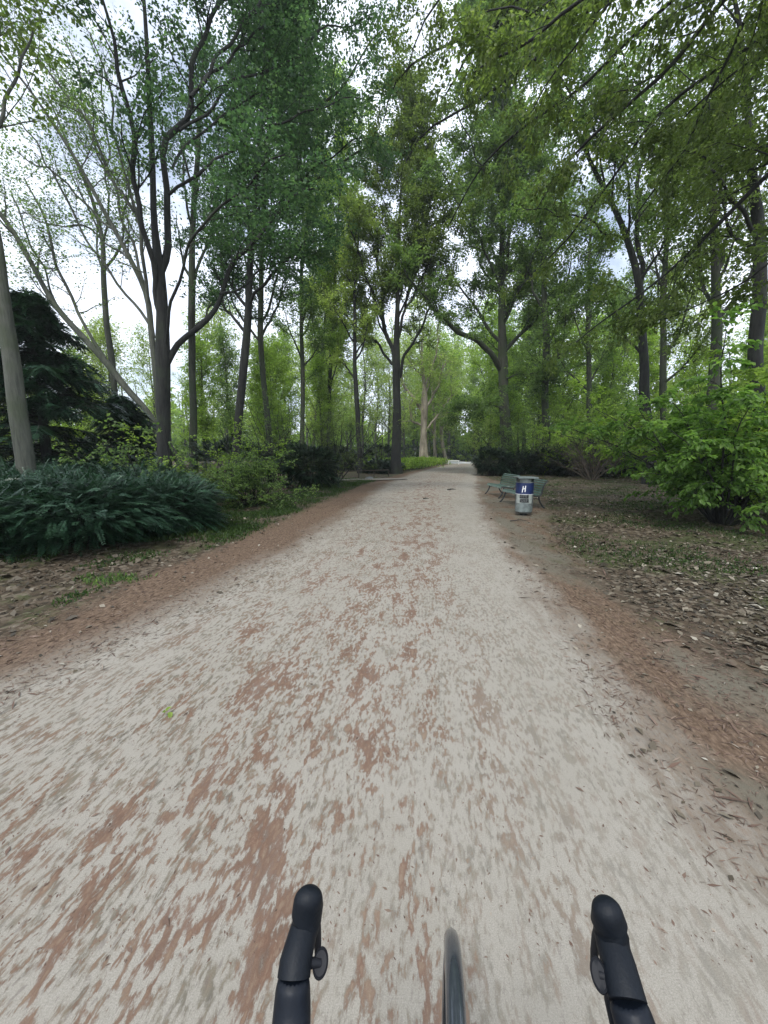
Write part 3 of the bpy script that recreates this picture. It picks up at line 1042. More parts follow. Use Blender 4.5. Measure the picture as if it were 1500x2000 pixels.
# the large near shrub
sh1 = shrub('large_shrub', 'large spreading broad-leaved shrub reaching over the leaf litter at the right edge', 8.05, 9.0, 3.15, 2.4, 'leaf_shrub', .105, stems=28, b2=12, b3=8, nl=10,
            L2=(.6, 1.2), L3=(.3, .55), spreadang=(10, 56), lean=(.06, -.03), shape='leaf6', tilt=.32, flat=.45, droop=.25, grav=.35, r0=.03, b2t0=.22)
sh2 = shrub('large_shrub', 'taller light green broad-leaved shrub behind the spreading one at the right edge', 9.8, 10.6, 4.4, 2.2, 'leaf_lime', .11, stems=18, b2=10, b3=7, nl=10,
            L2=(.7, 1.3), L3=(.35, .6), spreadang=(12, 50), shape='leaf6', tilt=.35, flat=.45, droop=.2, grav=.3, r0=.03)

# ------------------------------------------------------------------ trees
def T(name, label, Y, tr, limbs=(), dys=None, **kw):
    tp = pix_trunk(Y, tr)
    ls = []
    for i, l in enumerate(limbs):
        dy = (dys[i] if dys else random.uniform(-2, 2))
        ls.append(pix(Y, l, dy))
    return make_tree(name, label, tp, ls, **kw)


# forked main tree, left
T('broadleaf_tree', 'dark forked tree with three rising stems and one low limb, left of the path', 11.2,
  [(324, 912, 31), (321, 840, 30), (318, 760, 29), (318, 690, 31), (314, 600, 24), (309, 520, 23), (299, 440, 15), (296, 350, 13), (290, 250, 12), (288, 150, 10), (284, 40, 8), (280, -80, 6)],
  [[(314, 530, 18), (324, 430, 15), (336, 320, 14), (352, 250, 13), (372, 190, 12), (395, 90, 10), (415, 0, 8), (430, -90, 5)],
   [(314, 620, 13), (290, 520, 13), (276, 420, 12), (262, 300, 12), (247, 210, 11), (238, 120, 9), (205, 20, 7), (180, -60, 4)],
   [(325, 712, 15), (350, 670, 13), (390, 622, 12), (430, 575, 11), (480, 500, 9), (520, 440, 7), (560, 400, 5), (610, 370, 3)],
   [(372, 190, 7), (430, 130, 6), (500, 60, 5), (560, 0, 4)],
   [(318, 700, 8), (345, 560, 7), (400, 430, 6), (470, 350, 5), (560, 300, 3.5)],
   [(336, 330, 6), (400, 240, 5), (480, 190, 4), (600, 150, 3)],
   [(430, 575, 5), (470, 560, 4), (530, 520, 3), (600, 500, 2)],
   [(372, 190, 8), (450, 70, 7), (540, -20, 6), (640, -60, 4)], [(350, 255, 7), (430, 200, 6), (530, 120, 5), (640, 60, 4), (720, 30, 2)], [(330, 380, 7), (430, 300, 6), (540, 240, 5), (650, 200, 3), (710, 190, 2)]],
  dys=[1.5, -1.5, 1.0, 2, -2.5, 3, 2, 2, 3, 2], lmul=.68, leafm='leaf_blue', size=.085, auto=6, az=(.55, .95), aL=(3, 5), b2=13, b3=8, nl=10, L2=(1.0, 2.0), l2t0=.38, trunk_b2=4, height=21)

# pale leaning trunk at the left edge
T('broadleaf_tree', 'pale smooth trunk leaning to the left at the left edge of the picture', 8.2,
  [(50, 905, 34), (40, 830, 34), (25, 740, 33), (8, 640, 32), (0, 560, 28), (-12, 460, 26), (-40, 300, 22), (-60, 100, 18)],
  [[(-20, 420, 12), (-20, 300, 9), (20, 180, 7), (60, 60, 4)]], dys=[1], bark='bark_grey', leafm='leaf_olive', auto=7, az=(.6, .98), b2=8, b3=5, nl=6, height=15, aL=(2, 4))

# group of slim fanning stems behind, left (thin, lightly leaved)
T('slim_tree', 'pale stem leaning strongly to the left behind the tall dark conifer', 19,
  [(285, 800, 15), (250, 765, 15), (215, 718, 14), (165, 660, 13), (120, 612, 12), (80, 550, 11), (50, 490, 11), (10, 430, 10), (-40, 370, 8)],
  [[(205, 700, 8), (165, 630, 7), (128, 570, 7), (110, 500, 6), (80, 420, 5), (55, 350, 3)], [(120, 612, 5), (60, 480, 4), (30, 380, 3)]],
  dys=[1, 2], bark='bark_grey', leafm='leaf_mid', auto=4, az=(.5, 1), aL=(2.5, 4.5), b2=13, b3=7, nl=2.2, size=.10, L2=(1.2, 2.6))
T('slim_tree', 'upright slim tree with a high fork just left of the forked dark tree', 21,
  [(226, 830, 15), (221, 740, 14), (210, 640, 12), (204, 530, 11), (202, 470, 10), (185, 400, 8), (160, 340, 7), (120, 260, 5), (90, 180, 3)],
  [[(203, 530, 6), (235, 470, 5), (250, 380, 4), (262, 260, 3)], [(202, 470, 5), (215, 380, 4), (210, 260, 4), (190, 130, 2.5)]],
  dys=[1, -1], bark='bark_grey', auto=4, az=(.5, 1), b2=13, b3=7, nl=2.2, size=.10, L2=(1.2, 2.6))
T('slim_tree', 'many-stemmed slim tree fanning far to the left behind the forked dark tree', 15.5,
  [(318, 880, 14), (310, 800, 14), (304, 720, 14), (296, 640, 13), (289, 575, 12), (258, 510, 10), (225, 450, 9), (180, 370, 8), (140, 300, 7), (90, 220, 6), (50, 165, 5), (0, 100, 4)],
  [[(300, 660, 9), (282, 560, 8), (275, 430, 8), (232, 345, 7), (185, 270, 6), (150, 215, 5), (115, 168, 5), (30, 65, 3)],
   [(296, 640, 7), (240, 560, 6), (170, 470, 5), (130, 380, 5), (90, 330, 4), (30, 290, 3)],
   [(289, 575, 7), (240, 440, 6), (205, 330, 5), (170, 200, 4), (130, 80, 3)],
   [(225, 450, 6), (160, 400, 5), (100, 320, 4), (40, 240, 3), (0, 200, 2)],
   [(275, 430, 6), (230, 300, 5), (215, 180, 4), (180, 60, 3)],
   [(258, 510, 5), (180, 450, 4), (90, 440, 3), (20, 400, 2)]],
  dys=[-1, 1.5, 2.5, 1, -1.5, 3], bark='bark_grey', leafm='leaf_mid', auto=5, az=(.4, 1), aL=(2, 4), b2=15, b3=8, nl=1.6, size=.085, L2=(1.2, 2.4), l2t0=.2)
T('slim_tree', 'straight pale trunk directly right of the forked dark tree', 20,
  [(377, 880, 17), (376, 760, 16), (375, 650, 15), (375, 540, 15), (377, 430, 13), (384, 320, 11), (390, 200, 8), (400, 80, 5)],
  [[(376, 560, 7), (400, 500, 6), (420, 400, 5), (455, 280, 3)], [(375, 650, 5), (420, 590, 4), (470, 540, 3)]],
  dys=[1, 2], bark='bark_green', auto=8, az=(.5, 1), b2=9, b3=5, nl=7, size=.10, leafm='leaf_blue')
T('broadleaf_tree', 'brown leafy trunk between the straight pale trunk and the yellow-green shrub', 17,
  [(461, 905, 21), (465, 850, 19), (472, 770, 18), (477, 700, 18), (482, 640, 17), (487, 560, 16), (492, 460, 14), (500, 340, 11), (512, 200, 8), (520, 80, 6)],
  [[(485, 600, 8), (520, 540, 7), (570, 500, 5), (620, 460, 4)], [(480, 650, 8), (440, 600, 6), (420, 520, 4)],
   [(475, 360, 8), (470, 300, 7), (478, 230, 6), (500, 120, 4)], [(475, 350, 6), (520, 260, 6), (545, 170, 5), (600, 90, 4)], [(492, 470, 8), (550, 390, 6), (620, 320, 4), (700, 270, 3)]],
  dys=[-2, 1, 1, -1, -3], auto=9, az=(.3, 1), b2=11, b3=7, nl=9, size=.10, leafm='leaf_blue', aL=(3, 5), height=23, trunk_b2=8)
T('broadleaf_tree', 'ivy-green trunk just right of the brown leafy trunk', 20.5,
  [(527, 870, 15), (522, 800, 14), (513, 740, 13), (508, 640, 13), (508, 540, 11), (515, 400, 9), (525, 250, 6)],
  [[(510, 660, 6), (540, 600, 5), (560, 540, 3)], [(515, 400, 8), (570, 300, 7), (640, 200, 6), (700, 120, 4), (750, 60, 2)], [(512, 440, 7), (580, 380, 6), (660, 320, 5), (740, 270, 3)]], dys=[1, -3, -2], bark='bark_green', auto=20, az=(.25, 1), b2=13, b3=7, nl=9, size=.11, leafm='leaf_blue', lmul=.65, trunk_b2=10, height=27, aL=(5, 9), L2=(1.4, 2.8))
for (tr, Yd, lab, lm) in [([(590, 870, 11), (592, 760, 10), (590, 640, 9), (588, 520, 8), (592, 400, 5), (596, 280, 3)], 34, 'ivy-clad slender trunk left of the two thin grey trunks', 'leaf_mid'),
                          ([(640, 860, 10), (643, 760, 9), (650, 650, 8), (655, 540, 7), (660, 420, 5), (668, 300, 3)], 38, 'thin grey trunk leaning slightly right beyond the side path', 'leaf_lime'),
                          ([(612, 870, 7), (625, 740, 7), (634, 640, 6), (640, 520, 5), (645, 400, 3)], 42, 'very thin grey trunk between the ivy-clad trunk and the leaning one', 'leaf_mid')]:
    T('slim_tree', lab, Yd, tr, [], bark='bark_green', auto=18, az=(.25, 1), aL=(3, 7), b2=9, b3=6, nl=8, size=.15, leafm=lm, trunk_b2=6, height=31, group='slender trees beyond the side path')
T('broadleaf_tree', 'dark thin trunk with a burr, left of the central tree', 33,
  [(704, 921, 13), (700, 850, 11), (697, 780, 11), (694, 715, 10), (692, 640, 8), (692, 560, 6), (700, 470, 4)],
  [[(696, 742, 6), (678, 720, 4), (665, 690, 2.5)], [(693, 650, 4), (720, 590, 3), (735, 520, 2)]], dys=[1, 1], auto=9, az=(.45, 1), aL=(2.5, 5), b2=8, b3=5, nl=7, size=.14, leafm='leaf_pale')
# central tree
T('broadleaf_tree', 'tall dark central tree with an upright fork at the left path edge', 33.5,
  [(771, 925, 25), (773, 870, 21), (776, 800, 19), (775, 760, 18), (774, 722, 20), (776, 660, 13), (778, 600, 11), (776, 520, 8), (780, 420, 6), (785, 330, 4)],
  [[(772, 722, 11), (764, 680, 10), (754, 640, 9), (746, 580, 8), (738, 510, 6), (728, 430, 4)],
   [(781, 738, 7), (792, 700, 7), (806, 668, 6), (825, 632, 5), (845, 590, 4), (870, 520, 3)],
   [(766, 712, 7), (748, 684, 6), (722, 655, 5), (695, 634, 5), (660, 615, 4), (630, 590, 2.5)],
   [(778, 660, 7), (790, 600, 6), (800, 530, 5), (815, 440, 3)],
   [(754, 640, 6), (725, 570, 5), (700, 500, 4), (680, 420, 3)],
   [(760, 668, 5), (735, 620, 4), (705, 560, 3), (670, 520, 2)],
   [(790, 605, 4), (830, 540, 4), (855, 450, 3), (880, 400, 2)]],
  dys=[1, -1, 1.5, 1, -2, 2, -2], auto=12, az=(.42, .97), aL=(4, 8), b2=13, b3=8, nl=10, size=.15, L2=(1.6, 3.2), L3=(.7, 1.4), leafm='leaf_olive', lmul=1.35, aang=(25, 60), flat=.7, height=27)
# plane trees far off
T('plane_tree', 'big pale gnarled plane tree beyond the bright bed of plants', 64,
  [(828, 897, 20), (827, 860, 16), (828, 825, 16), (830, 790, 17), (829, 765, 12), (826, 725, 7), (822, 680, 5), (828, 630, 2)],
  [[(826, 805, 8), (812, 782, 7), (798, 765, 6), (786, 748, 5), (775, 700, 4), (765, 640, 3)],
   [(824, 832, 5), (812, 826, 5), (803, 822, 4), (800, 800, 3), (806, 780, 3)],
   [(832, 795, 6), (845, 775, 5), (856, 755, 4), (870, 700, 3)], [(832, 840, 5), (848, 820, 5), (862, 800, 4), (885, 770, 3)], [(829, 765, 5), (850, 700, 4), (860, 620, 3)]],
  dys=[2, -1, 1, 2, -1], bark='bark_plane', auto=6, az=(.45, 1), aL=(4, 8), b2=9, b3=5, nl=5, size=.26, L2=(2, 4), L3=(1, 2), leafm='leaf_pale')
T('plane_tree', 'slim pale plane trunk right of the big gnarled one', 74, [(850, 895, 7), (848, 860, 7), (849, 820, 6), (846, 780, 5), (842, 700, 3)], [[(848, 850, 4), (840, 835, 3), (835, 815, 2)]], dys=[1],
  bark='bark_plane', auto=8, az=(.4, 1), aL=(4, 8), b2=8, b3=5, nl=6, size=.3, L2=(2, 4), L3=(1, 2), leafm='leaf_lime')
T('plane_tree', 'pale plane trunk leaning left near the end of the path', 76, [(870, 896, 8), (864, 865, 8), (861, 830, 7), (866, 790, 5), (872, 720, 3)], [[(862, 840, 4), (872, 825, 3), (885, 810, 2)]], dys=[1],
  bark='bark_plane', auto=8, az=(.35, 1), aL=(4, 8), b2=8, b3=5, nl=6, size=.3, L2=(2, 4), L3=(1, 2), leafm='leaf_lime')

# right side
T('broadleaf_tree', 'large grey-green trunk behind the dense dark bush, its bough reaching left over the path', 35,
  [(993, 912, 30), (990, 860, 24), (986, 790, 23), (983, 720, 23), (980, 640, 17), (979, 540, 14), (980, 430, 11), (984, 320, 9), (990, 200, 6), (1000, 90, 4)],
  [[(978, 722, 14), (955, 690, 13), (925, 662, 12), (893, 640, 11), (865, 615, 9), (835, 585, 7), (810, 560, 5), (780, 520, 3)],
   [(979, 560, 6), (940, 480, 5), (900, 400, 4), (860, 330, 3)], [(980, 640, 6), (1010, 570, 5), (1040, 500, 4), (1075, 420, 3)], [(980, 440, 5), (950, 350, 4), (910, 270, 3), (880, 190, 2)],
   [(986, 800, 5), (960, 790, 4), (930, 800, 3), (905, 815, 2)], [(983, 740, 5), (1020, 730, 4), (1060, 740, 3)]],
  dys=[-5, -4, 2, -3, -3, -3], bark='bark_green', auto=26, az=(.25, .97), aL=(6, 12), b2=13, b3=8, nl=9, size=.17, L2=(1.8, 3.6), L3=(.8, 1.6), leafm='leaf_mid', lmul=1.3, trunk_b2=8, wander=.4, height=37)
T('broadleaf_tree', 'straight grey-green trunk second from the benches, rising behind the bin', 32,
  [(1068, 905, 20), (1066, 840, 17), (1065, 760, 16), (1066, 680, 15), (1064, 600, 13), (1062, 520, 11), (1058, 430, 8), (1052, 320, 5)],
  [[(1065, 620, 6), (1035, 540, 5), (1010, 470, 3)]], dys=[1], bark='bark_green', auto=10, az=(.3, 1), aL=(4, 7), b2=9, b3=6, nl=8, size=.15, L2=(1.6, 3), L3=(.7, 1.4), leafm='leaf_mid', trunk_b2=5)
T('broadleaf_tree', 'slim trunk between the straight grey-green trunk and the forked right-hand tree', 30,
  [(1153, 890, 13), (1152, 800, 12), (1150, 720, 11), (1148, 640, 10), (1150, 540, 8), (1155, 430, 5)],
  [], bark='bark_green', auto=10, az=(.3, 1), aL=(3, 6), b2=9, b3=6, nl=8, size=.14, L2=(1.4, 2.8), leafm='leaf_mid', trunk_b2=5)
T('broadleaf_tree', 'dark gnarled forked tree behind the twiggy bush, its limb sweeping up to the left', 21,
  [(1270, 900, 26), (1266, 840, 24), (1257, 770, 22), (1258, 710, 20), (1254, 650, 19), (1248, 590, 17), (1243, 530, 15), (1225, 470, 13), (1205, 420, 12), (1182, 365, 10), (1152, 310, 8), (1120, 240, 5)],
  [[(1248, 600, 12), (1246, 500, 11), (1250, 400, 10), (1258, 320, 9), (1262, 200, 6), (1265, 80, 4)], [(1256, 700, 6), (1225, 660, 5), (1200, 600, 4), (1170, 560, 3)], [(1258, 330, 5), (1300, 240, 4), (1330, 150, 3)],
   [(1182, 365, 5), (1160, 250, 4), (1100, 160, 4), (1060, 80, 3)], [(1225, 470, 5), (1150, 430, 4), (1080, 420, 3), (1020, 400, 2)]],
  dys=[1, 1, -1, -2, -2], bark='bark_dark', auto=9, az=(.35, .95), aL=(3, 6), b2=12, b3=7, nl=9, size=.115, L2=(1.3, 2.6), leafm='leaf_mid', height=25, trunk_b2=6)
T('broadleaf_tree', 'straight trunk behind the forked right-hand tree', 25,
  [(1296, 850, 15), (1296, 760, 14), (1297, 660, 13), (1296, 560, 12), (1300, 450, 9), (1302, 300, 6)],
  [], bark='bark_green', auto=10, az=(.3, 1), aL=(3, 6), b2=9, b3=6, nl=7, size=.13, leafm='leaf_olive', trunk_b2=4)
T('broadleaf_tree', 'brown trunk above the large near shrub, second from the right edge', 17,
  [(1390, 880, 24), (1392, 780, 23), (1396, 690, 22), (1400, 600, 20), (1397, 520, 17), (1392, 440, 14), (1398, 320, 10), (1405, 180, 7)],
  [[(1397, 540, 8), (1430, 460, 7), (1450, 360, 5), (1460, 250, 3)]], dys=[2], bark='bark_green', auto=9, az=(.4, 1), aL=(3, 5), b2=9, b3=6, nl=7, size=.11, leafm='leaf_olive', trunk_b2=4)
T('broadleaf_tree', 'thick brown trunk at the right edge of the picture behind the near shrubs', 13,
  [(1484, 900, 34), (1480, 800, 31), (1478, 720, 29), (1482, 600, 27), (1480, 480, 24), (1470, 360, 20), (1462, 240, 15), (1450, 120, 11)],
  [[(1480, 470, 10), (1440, 400, 8), (1400, 340, 6), (1330, 310, 4)], [(1470, 370, 8), (1510, 280, 7), (1540, 180, 5)]], dys=[-1, 1], bark='bark_dark', auto=8, az=(.45, 1), aL=(2.5, 5), b2=10, b3=6, nl=8, size=.095, leafm='leaf_olive', height=17)

# overhanging tree outside the right edge: its drooping boughs cross the top right
ov = np.array([[9.6, 4.6, 0], [9.5, 4.7, 4], [9.3, 4.9, 8], [9.3, 5, 12], [9.2, 5.1, 16.0]])
ovr = np.array([.34, .30, .25, .19, .1])


def bough(start, Y, pts, dy):
    P, r = pix(Y, pts, dy)
    s = np.array(start)
    mid = (s * .5 + P[0] * .5) + np.array([0, 0, .6])
    return np.vstack([s, mid, P]), np.concatenate([[r[0] * 1.7, r[0] * 1.3], r])


bo = [bough((9.3, 4.9, 9.5), 7.5, [(1500, -70, 12), (1420, 0, 11), (1340, 75, 10), (1250, 170, 8), (1165, 260, 7), (1120, 315, 5), (1085, 365, 4), (1040, 420, 2)], 2.2),
      bough((9.3, 5, 10.5), 6.5, [(1230, -40, 8), (1160, 0, 8), (1060, 55, 7), (975, 105, 6), (942, 120, 4), (925, 150, 2.5)], 1.5),
      bough((9.3, 5, 11), 7.5, [(1220, -50, 6), (1190, 0, 6), (1155, 65, 5), (1105, 120, 4), (1040, 170, 3), (1030, 215, 2)], 1.5),
      bough((9.4, 4.8, 6.5), 7.5, [(1560, 280, 12), (1500, 335, 11), (1448, 385, 10), (1395, 440, 9), (1340, 495, 7), (1250, 570, 5), (1180, 625, 4), (1120, 680, 2)], 3),
      bough((9.4, 4.8, 7.5), 8.5, [(1600, 120, 7), (1500, 125, 6), (1430, 110, 5), (1380, 180, 4), (1330, 240, 3)], 1.5),
      bough((9.4, 4.8, 6.8), 9.0, [(1560, 290, 7), (1490, 325, 6), (1410, 330, 5), (1380, 300, 3), (1330, 290, 2)], 1.0),
      bough((9.4, 4.9, 9), 8.5, [(1480, -30, 8), (1440, 60, 7), (1390, 180, 6), (1340, 290, 5), (1280, 380, 4), (1230, 450, 2)], 2.5),
      bough((9.4, 4.9, 12), 8.5, [(1300, -90, 7), (1240, -20, 6), (1120, 20, 5), (1000, 20, 4), (900, 60, 3)], 3),
      bough((9.3, 5, 13.5), 12, [(1150, 60, 8), (1000, 120, 7), (900, 200, 5), (830, 290, 4), (780, 370, 2)], 4),
      bough((9.3, 5, 14), 12, [(1100, -40, 8), (950, 40, 7), (850, 110, 5), (780, 170, 4), (740, 240, 2)], 4),
      bough((9.3, 5, 12.5), 9.5, [(1200, -120, 9), (1080, -60, 8), (980, 20, 6), (900, 110, 5), (850, 200, 3)], 4),
      bough((9.3, 5, 13), 10, [(1150, -120, 8), (1000, -90, 7), (880, -30, 5), (820, 60, 4), (790, 150, 2)], 4),
      bough((9.3, 5, 11), 10, [(1300, 60, 8), (1180, 130, 7), (1050, 230, 6), (950, 330, 4), (880, 420, 2.5)], 5),
      bough((9.3, 5, 10), 10, [(1400, 150, 8), (1280, 260, 7), (1180, 370, 5), (1090, 470, 4), (1020, 560, 2.5)], 4),
      bough((9.4, 4.9, 5.2), 8.0, [(1600, 480, 6), (1500, 500, 5), (1420, 560, 4), (1350, 600, 3), (1290, 620, 2)], 1.5)]
make_tree('overhanging_tree', 'near tree outside the right edge whose long drooping boughs cross the upper right', (ov, ovr), bo, auto=3, az=(.6, .95),
          bark='bark_dark', leafm='leaf_olive', size=.075, b2=15, b3=7, nl=9, L2=(.9, 1.9), L3=(.4, .85), l2t0=.2, grav2=.22, droop=.25, flat=.6, shape='leaf6', tilt=.5)
# taller trees either side whose tops close the view above the path
def free_tree(name, label, x, y, h, r, **kw):
    tp = np.array([[x, y, 0], [x + rng.normal() * .15, y, h * .3], [x + rng.normal() * .3, y + rng.normal() * .3, h * .6], [x + rng.normal() * .5, y, h]])
    return make_tree(name, label, (tp, np.array([r, r * .85, r * .6, r * .15])), [], **kw)


protos = []
BG = [('leaf_mid', 'bark_green', 21, .10, 1), ('leaf_lime', 'bark_green', 18, .12, 1), ('leaf_pale', 'bark_grey', 20, .10, .7), ('leaf_blue', 'bark_dark', 23, .11, 1)]
bg_spots = [  # proto, x, y, scale
    (2, -17, 25, .42), (1, -12.5, 27, .42), (2, -21, 30, .5), (1, -9.5, 33, .5), (0, -14, 36, .5), (2, -26, 36, .55), (2, -19, 42, .7), (1, -12.5, 45, .65), (2, -7.5, 50, .9),
    (2, -28, 48, .7), (2, -22, 55, .9), (1, -15, 60, .9), (2, -9, 64, 1.1), (2, -4, 74, 1.1), (2, 1.0, 82, 1.1), (1, -12, 80, 1.2), (2, -24, 78, 1.1),
    (2, -2.0, 95, 1.2), (2, 5.0, 98, 1.2), (1, -9, 104, 1.3), (2, -20, 102, 1.3), (1, -22, 22, .35), (1, -7.5, 25, .38), (1, -6, 38, .5), (1, -16, 20.5, .33),
    (1, 12, 102, 1.1), (1, 18, 106, 1.2), (1, 24, 100, 1.2), (1, 30, 98, 1.2), (1, 9, 116, 1.2), (2, 13, 112, 1.5), (1, 20, 120, 1.6), (2, 6, 122, 1.6), (2, 26, 112, 1.4), (2, 16, 96, 1.25),
    (1, 15, 48, .8), (1, 20, 44, .8), (0, 26, 46, .9), (1, 24, 37, .6), (2, 31, 40, .9), (1, 29, 31, .5), (1, 33, 35, .7), (0, 22, 56, 1.1), (1, 29, 58, 1.1), (1, 17, 62, 1.1), (1, 25, 70, 1.2),
    (2, 36, 52, 1.1), (1, 42, 44, .9), (1, 38, 66, 1.2), (1, 22, 82, 1.2), (2, 32, 84, 1.2), (1, 24, 24, .4), (1, 30, 25, .5), (1, 18, 32, .45), (1, 12.5, 42, .6), (1, 36, 28, .6), (1, 22, 28, .42), (1, 15.5, 37, .5)]
glabels = {('L', 0): 'mid-green tree in the wood left of the path', ('L', 1): 'yellow-green tree in the wood left of the path', ('L', 2): 'pale thinly leaved tree in the wood left of the path', ('L', 3): 'dark blue-green tree in the wood left of the path',
           ('E', 0): 'mid-green tree beyond the far end of the path', ('E', 1): 'yellow-green tree beyond the far end of the path', ('E', 2): 'pale thinly leaved tree beyond the far end of the path',
           ('R', 0): 'mid-green tree in the wood right of the path', ('R', 1): 'yellow-green tree in the wood right of the path', ('R', 2): 'pale thinly leaved tree in the wood right of the path'}
used = {}
for i, (k, x, y, s) in enumerate(bg_spots):
    lm, bk, h, rr, dens = BG[k]
    if k not in used:
        t = free_tree('woodland_tree', 'tmp', x, y, h, .24, bark=bk, leafm=lm, size=.25, auto=18, az=(.12, .97), aL=(3.2, 6.2), aang=(40, 75), b2=9, b3=6, nl=int(9 * dens), L2=(1.6, 3.2), L3=(.8, 1.6), sides=10, lmul=.42 if k != 2 else .36, jm=.8)
        used[k] = t
    else:
        t = copy_tree(used[k])
        t.location = (x, y, 0)
        t.rotation_euler.z = rng.uniform(0, 6.28)
    t.scale = (s, s, s * rng.uniform(.92, 1.12))
    side = 'E' if (y > 90 and x > -6) else ('L' if x < ev(T_XL, y) else 'R')
    if (side, k) not in glabels:
        side = 'R'
    t['label'] = glabels[(side, k)]
    t['group'] = glabels[(side, k)].replace(' tree ', ' trees ')
# crowns that close the top of the view
# distant wood: closes the horizon all round, reads as one mass
n = 46000
an = rng.uniform(-1.15, 1.15, n)
dd = rng.uniform(112, 165, n)
hh = 13 * rng.random(n) ** 1.3 * (1 + .3 * np.sin(an * 31) + .2 * np.sin(an * 57 + 1))
B = np.stack([np.sin(an) * dd + 5, np.cos(an) * dd, np.abs(hh)], 1)
dv = nrm(rng.normal(size=(n, 3)) + np.array([0, 0, .3]))
P = np.stack([B, B + dv * .7, B + dv * 1.4], 1)
lv = leaves(P, 4, 1.0, tilt=.6, tw=.8)
dw = link('distant_woods', np_mesh('distant_woods', *lv), M['leaf_lime'])
tag(dw, 'far green woodland seen between the trunks at the horizon', kind='stuff')
n = 300
an = rng.uniform(-1.1, 1.1, n)
dd = rng.uniform(106, 150, n)
P = np.stack([np.stack([np.sin(an) * dd + 5 + rng.normal(size=n) * .4, np.cos(an) * dd, np.full(n, z)], 1) for z in (0, 6, 12, 18)], 1)
V, F = tubes(P, np.repeat(np.array([[.3, .25, .18, .08]]), n, 0) * rng.uniform(.5, 1.2, (n, 1)), 6)
dt = link('distant_trunks', np_mesh('distant_trunks', V, F, smooth=True), M['bark_grey'])
tag(dt, 'pale trunks massed in the far woodland', kind='stuff')
print('LEAVES', NLEAF[0])

# ------------------------------------------------------------------ benches
M['bench_green'] = plain_mat('bench_green_paint', (.048, .092, .074), .4, var=.45, scale=14, spec=.5)
M['bench_edge'] = plain_mat('bench_pale_paint', (.17, .235, .205), .5, var=.35, scale=11)
M['cast_iron'] = plain_mat('cast_iron', (.018, .020, .020), .55, var=.3)
M['blue_paint'] = plain_mat('blue_paint', (.008, .020, .085), .45, var=.2, scale=12)
M['white_paint'] = plain_mat('white_paint', (.78, .78, .76), .6, var=.06, scale=20)
M['sticker_black'] = plain_mat('sticker_black', (.016, .016, .018), .4, var=.3, scale=40)
M['zinc'] = plain_mat('weathered_zinc', (.17, .20, .19), .5, .25, var=.35, scale=9)
M['concrete'] = plain_mat('grey_worn_panel', (.125, .138, .130), .8, var=.45, scale=9, bump=.5)
M['sticker_pale'] = plain_mat('pale_sticker', (.31, .34, .31), .7, var=.25, scale=16)
M['paper'] = plain_mat('paper', (.6, .6, .56), .8, var=.2)


def seat_profile():
    """side profile, x = depth (front negative), z = height"""
    pts = [(-.30, .400), (-.27, .432), (-.20, .440), (-.08, .425), (.05, .402), (.15, .395), (.215, .420), (.25, .49), (.265, .58), (.285, .67), (.32, .755), (.375, .82), (.425, .845)]
    return pts


def make_bench(label, x, y, rz):
    L = 1.66
    root = empty('park_bench', (x, y, 0), label, 'bench', 'green slatted park benches', rz)
    pr = seat_profile()
    d = [0]
    for i in range(1, len(pr)):
        d.append(d[-1] + math.dist(pr[i], pr[i - 1]))

    def at(s):
        s *= d[-1]
        for i in range(1, len(pr)):
            if s <= d[i]:
                f = (s - d[i - 1]) / (d[i] - d[i - 1])
                a = (pr[i - 1][0] + (pr[i][0] - pr[i - 1][0]) * f, pr[i - 1][1] + (pr[i][1] - pr[i - 1][1]) * f)
                return a, math.atan2(pr[i][1] - pr[i - 1][1], pr[i][0] - pr[i - 1][0])
        return pr[-1], math.atan2(pr[-1][1] - pr[-2][1], pr[-1][0] - pr[-2][0])

    seat, back = MB(), MB()
    ns = 13
    for k in range(ns):
        s = (k + .5) / ns
        (px_, pz_), a = at(s)
        rot = Matrix.Rotation(-a, 3, 'Y')
        (seat if s < .47 else back).box((px_, 0, pz_ + .012), (.052, L, .024), rot)
    seat.build('seat', M['bench_green'], root, smooth=False, bev=.005)
    back.build('backrest', M['bench_green'], root, smooth=False, bev=.005)
    # front nosing in a paler green than the slats
    MB().box((-.318, 0, .405), (.018, L, .062)).build('front_rail', M['bench_edge'], root, smooth=False, bev=.004)
    for sy in (-.845, .845):
        fr = MB()
        P = [(a, sy, b - .022) for a, b in pr]
        fr.tube(P, (.030, .020), 8)
        o = fr.build('frame', M['cast_iron'], root)
        for pts in ([(-.20, .42), (-.205, .33), (-.235, .22), (-.30, .10), (-.36, .03), (-.40, .015)], [(.16, .39), (.17, .30), (.22, .18), (.30, .07), (.36, .015)]):
            MB().tube([(a, sy, b) for a, b in pts], [(.026, .026)] * (len(pts) - 1) + [(.018, .024)], 8).build('leg', M['cast_iron'], root)
        MB().tube([(-.20, sy, .30), (-.05, sy, .335), (.17, sy, .29)], .012, 8).build('stretcher', M['cast_iron'], root)
    return root


b1 = make_bench('nearer green slatted bench, half hidden behind the litter bin', 4.44, 12.35, R(4))
b2_ = make_bench('farther green slatted bench with a white scrap on its seat', 4.62, 15.1, R(2))
pp = MB().box((0, 0, .004), (.09, .06, .008), Matrix.Rotation(.3, 3, 'Z')).build('paper_scrap', M['paper'], None, smooth=False)
pp.location = (4.67, 14.45, .432)
tag(pp, 'small white paper scrap lying on the farther bench seat', 'litter')

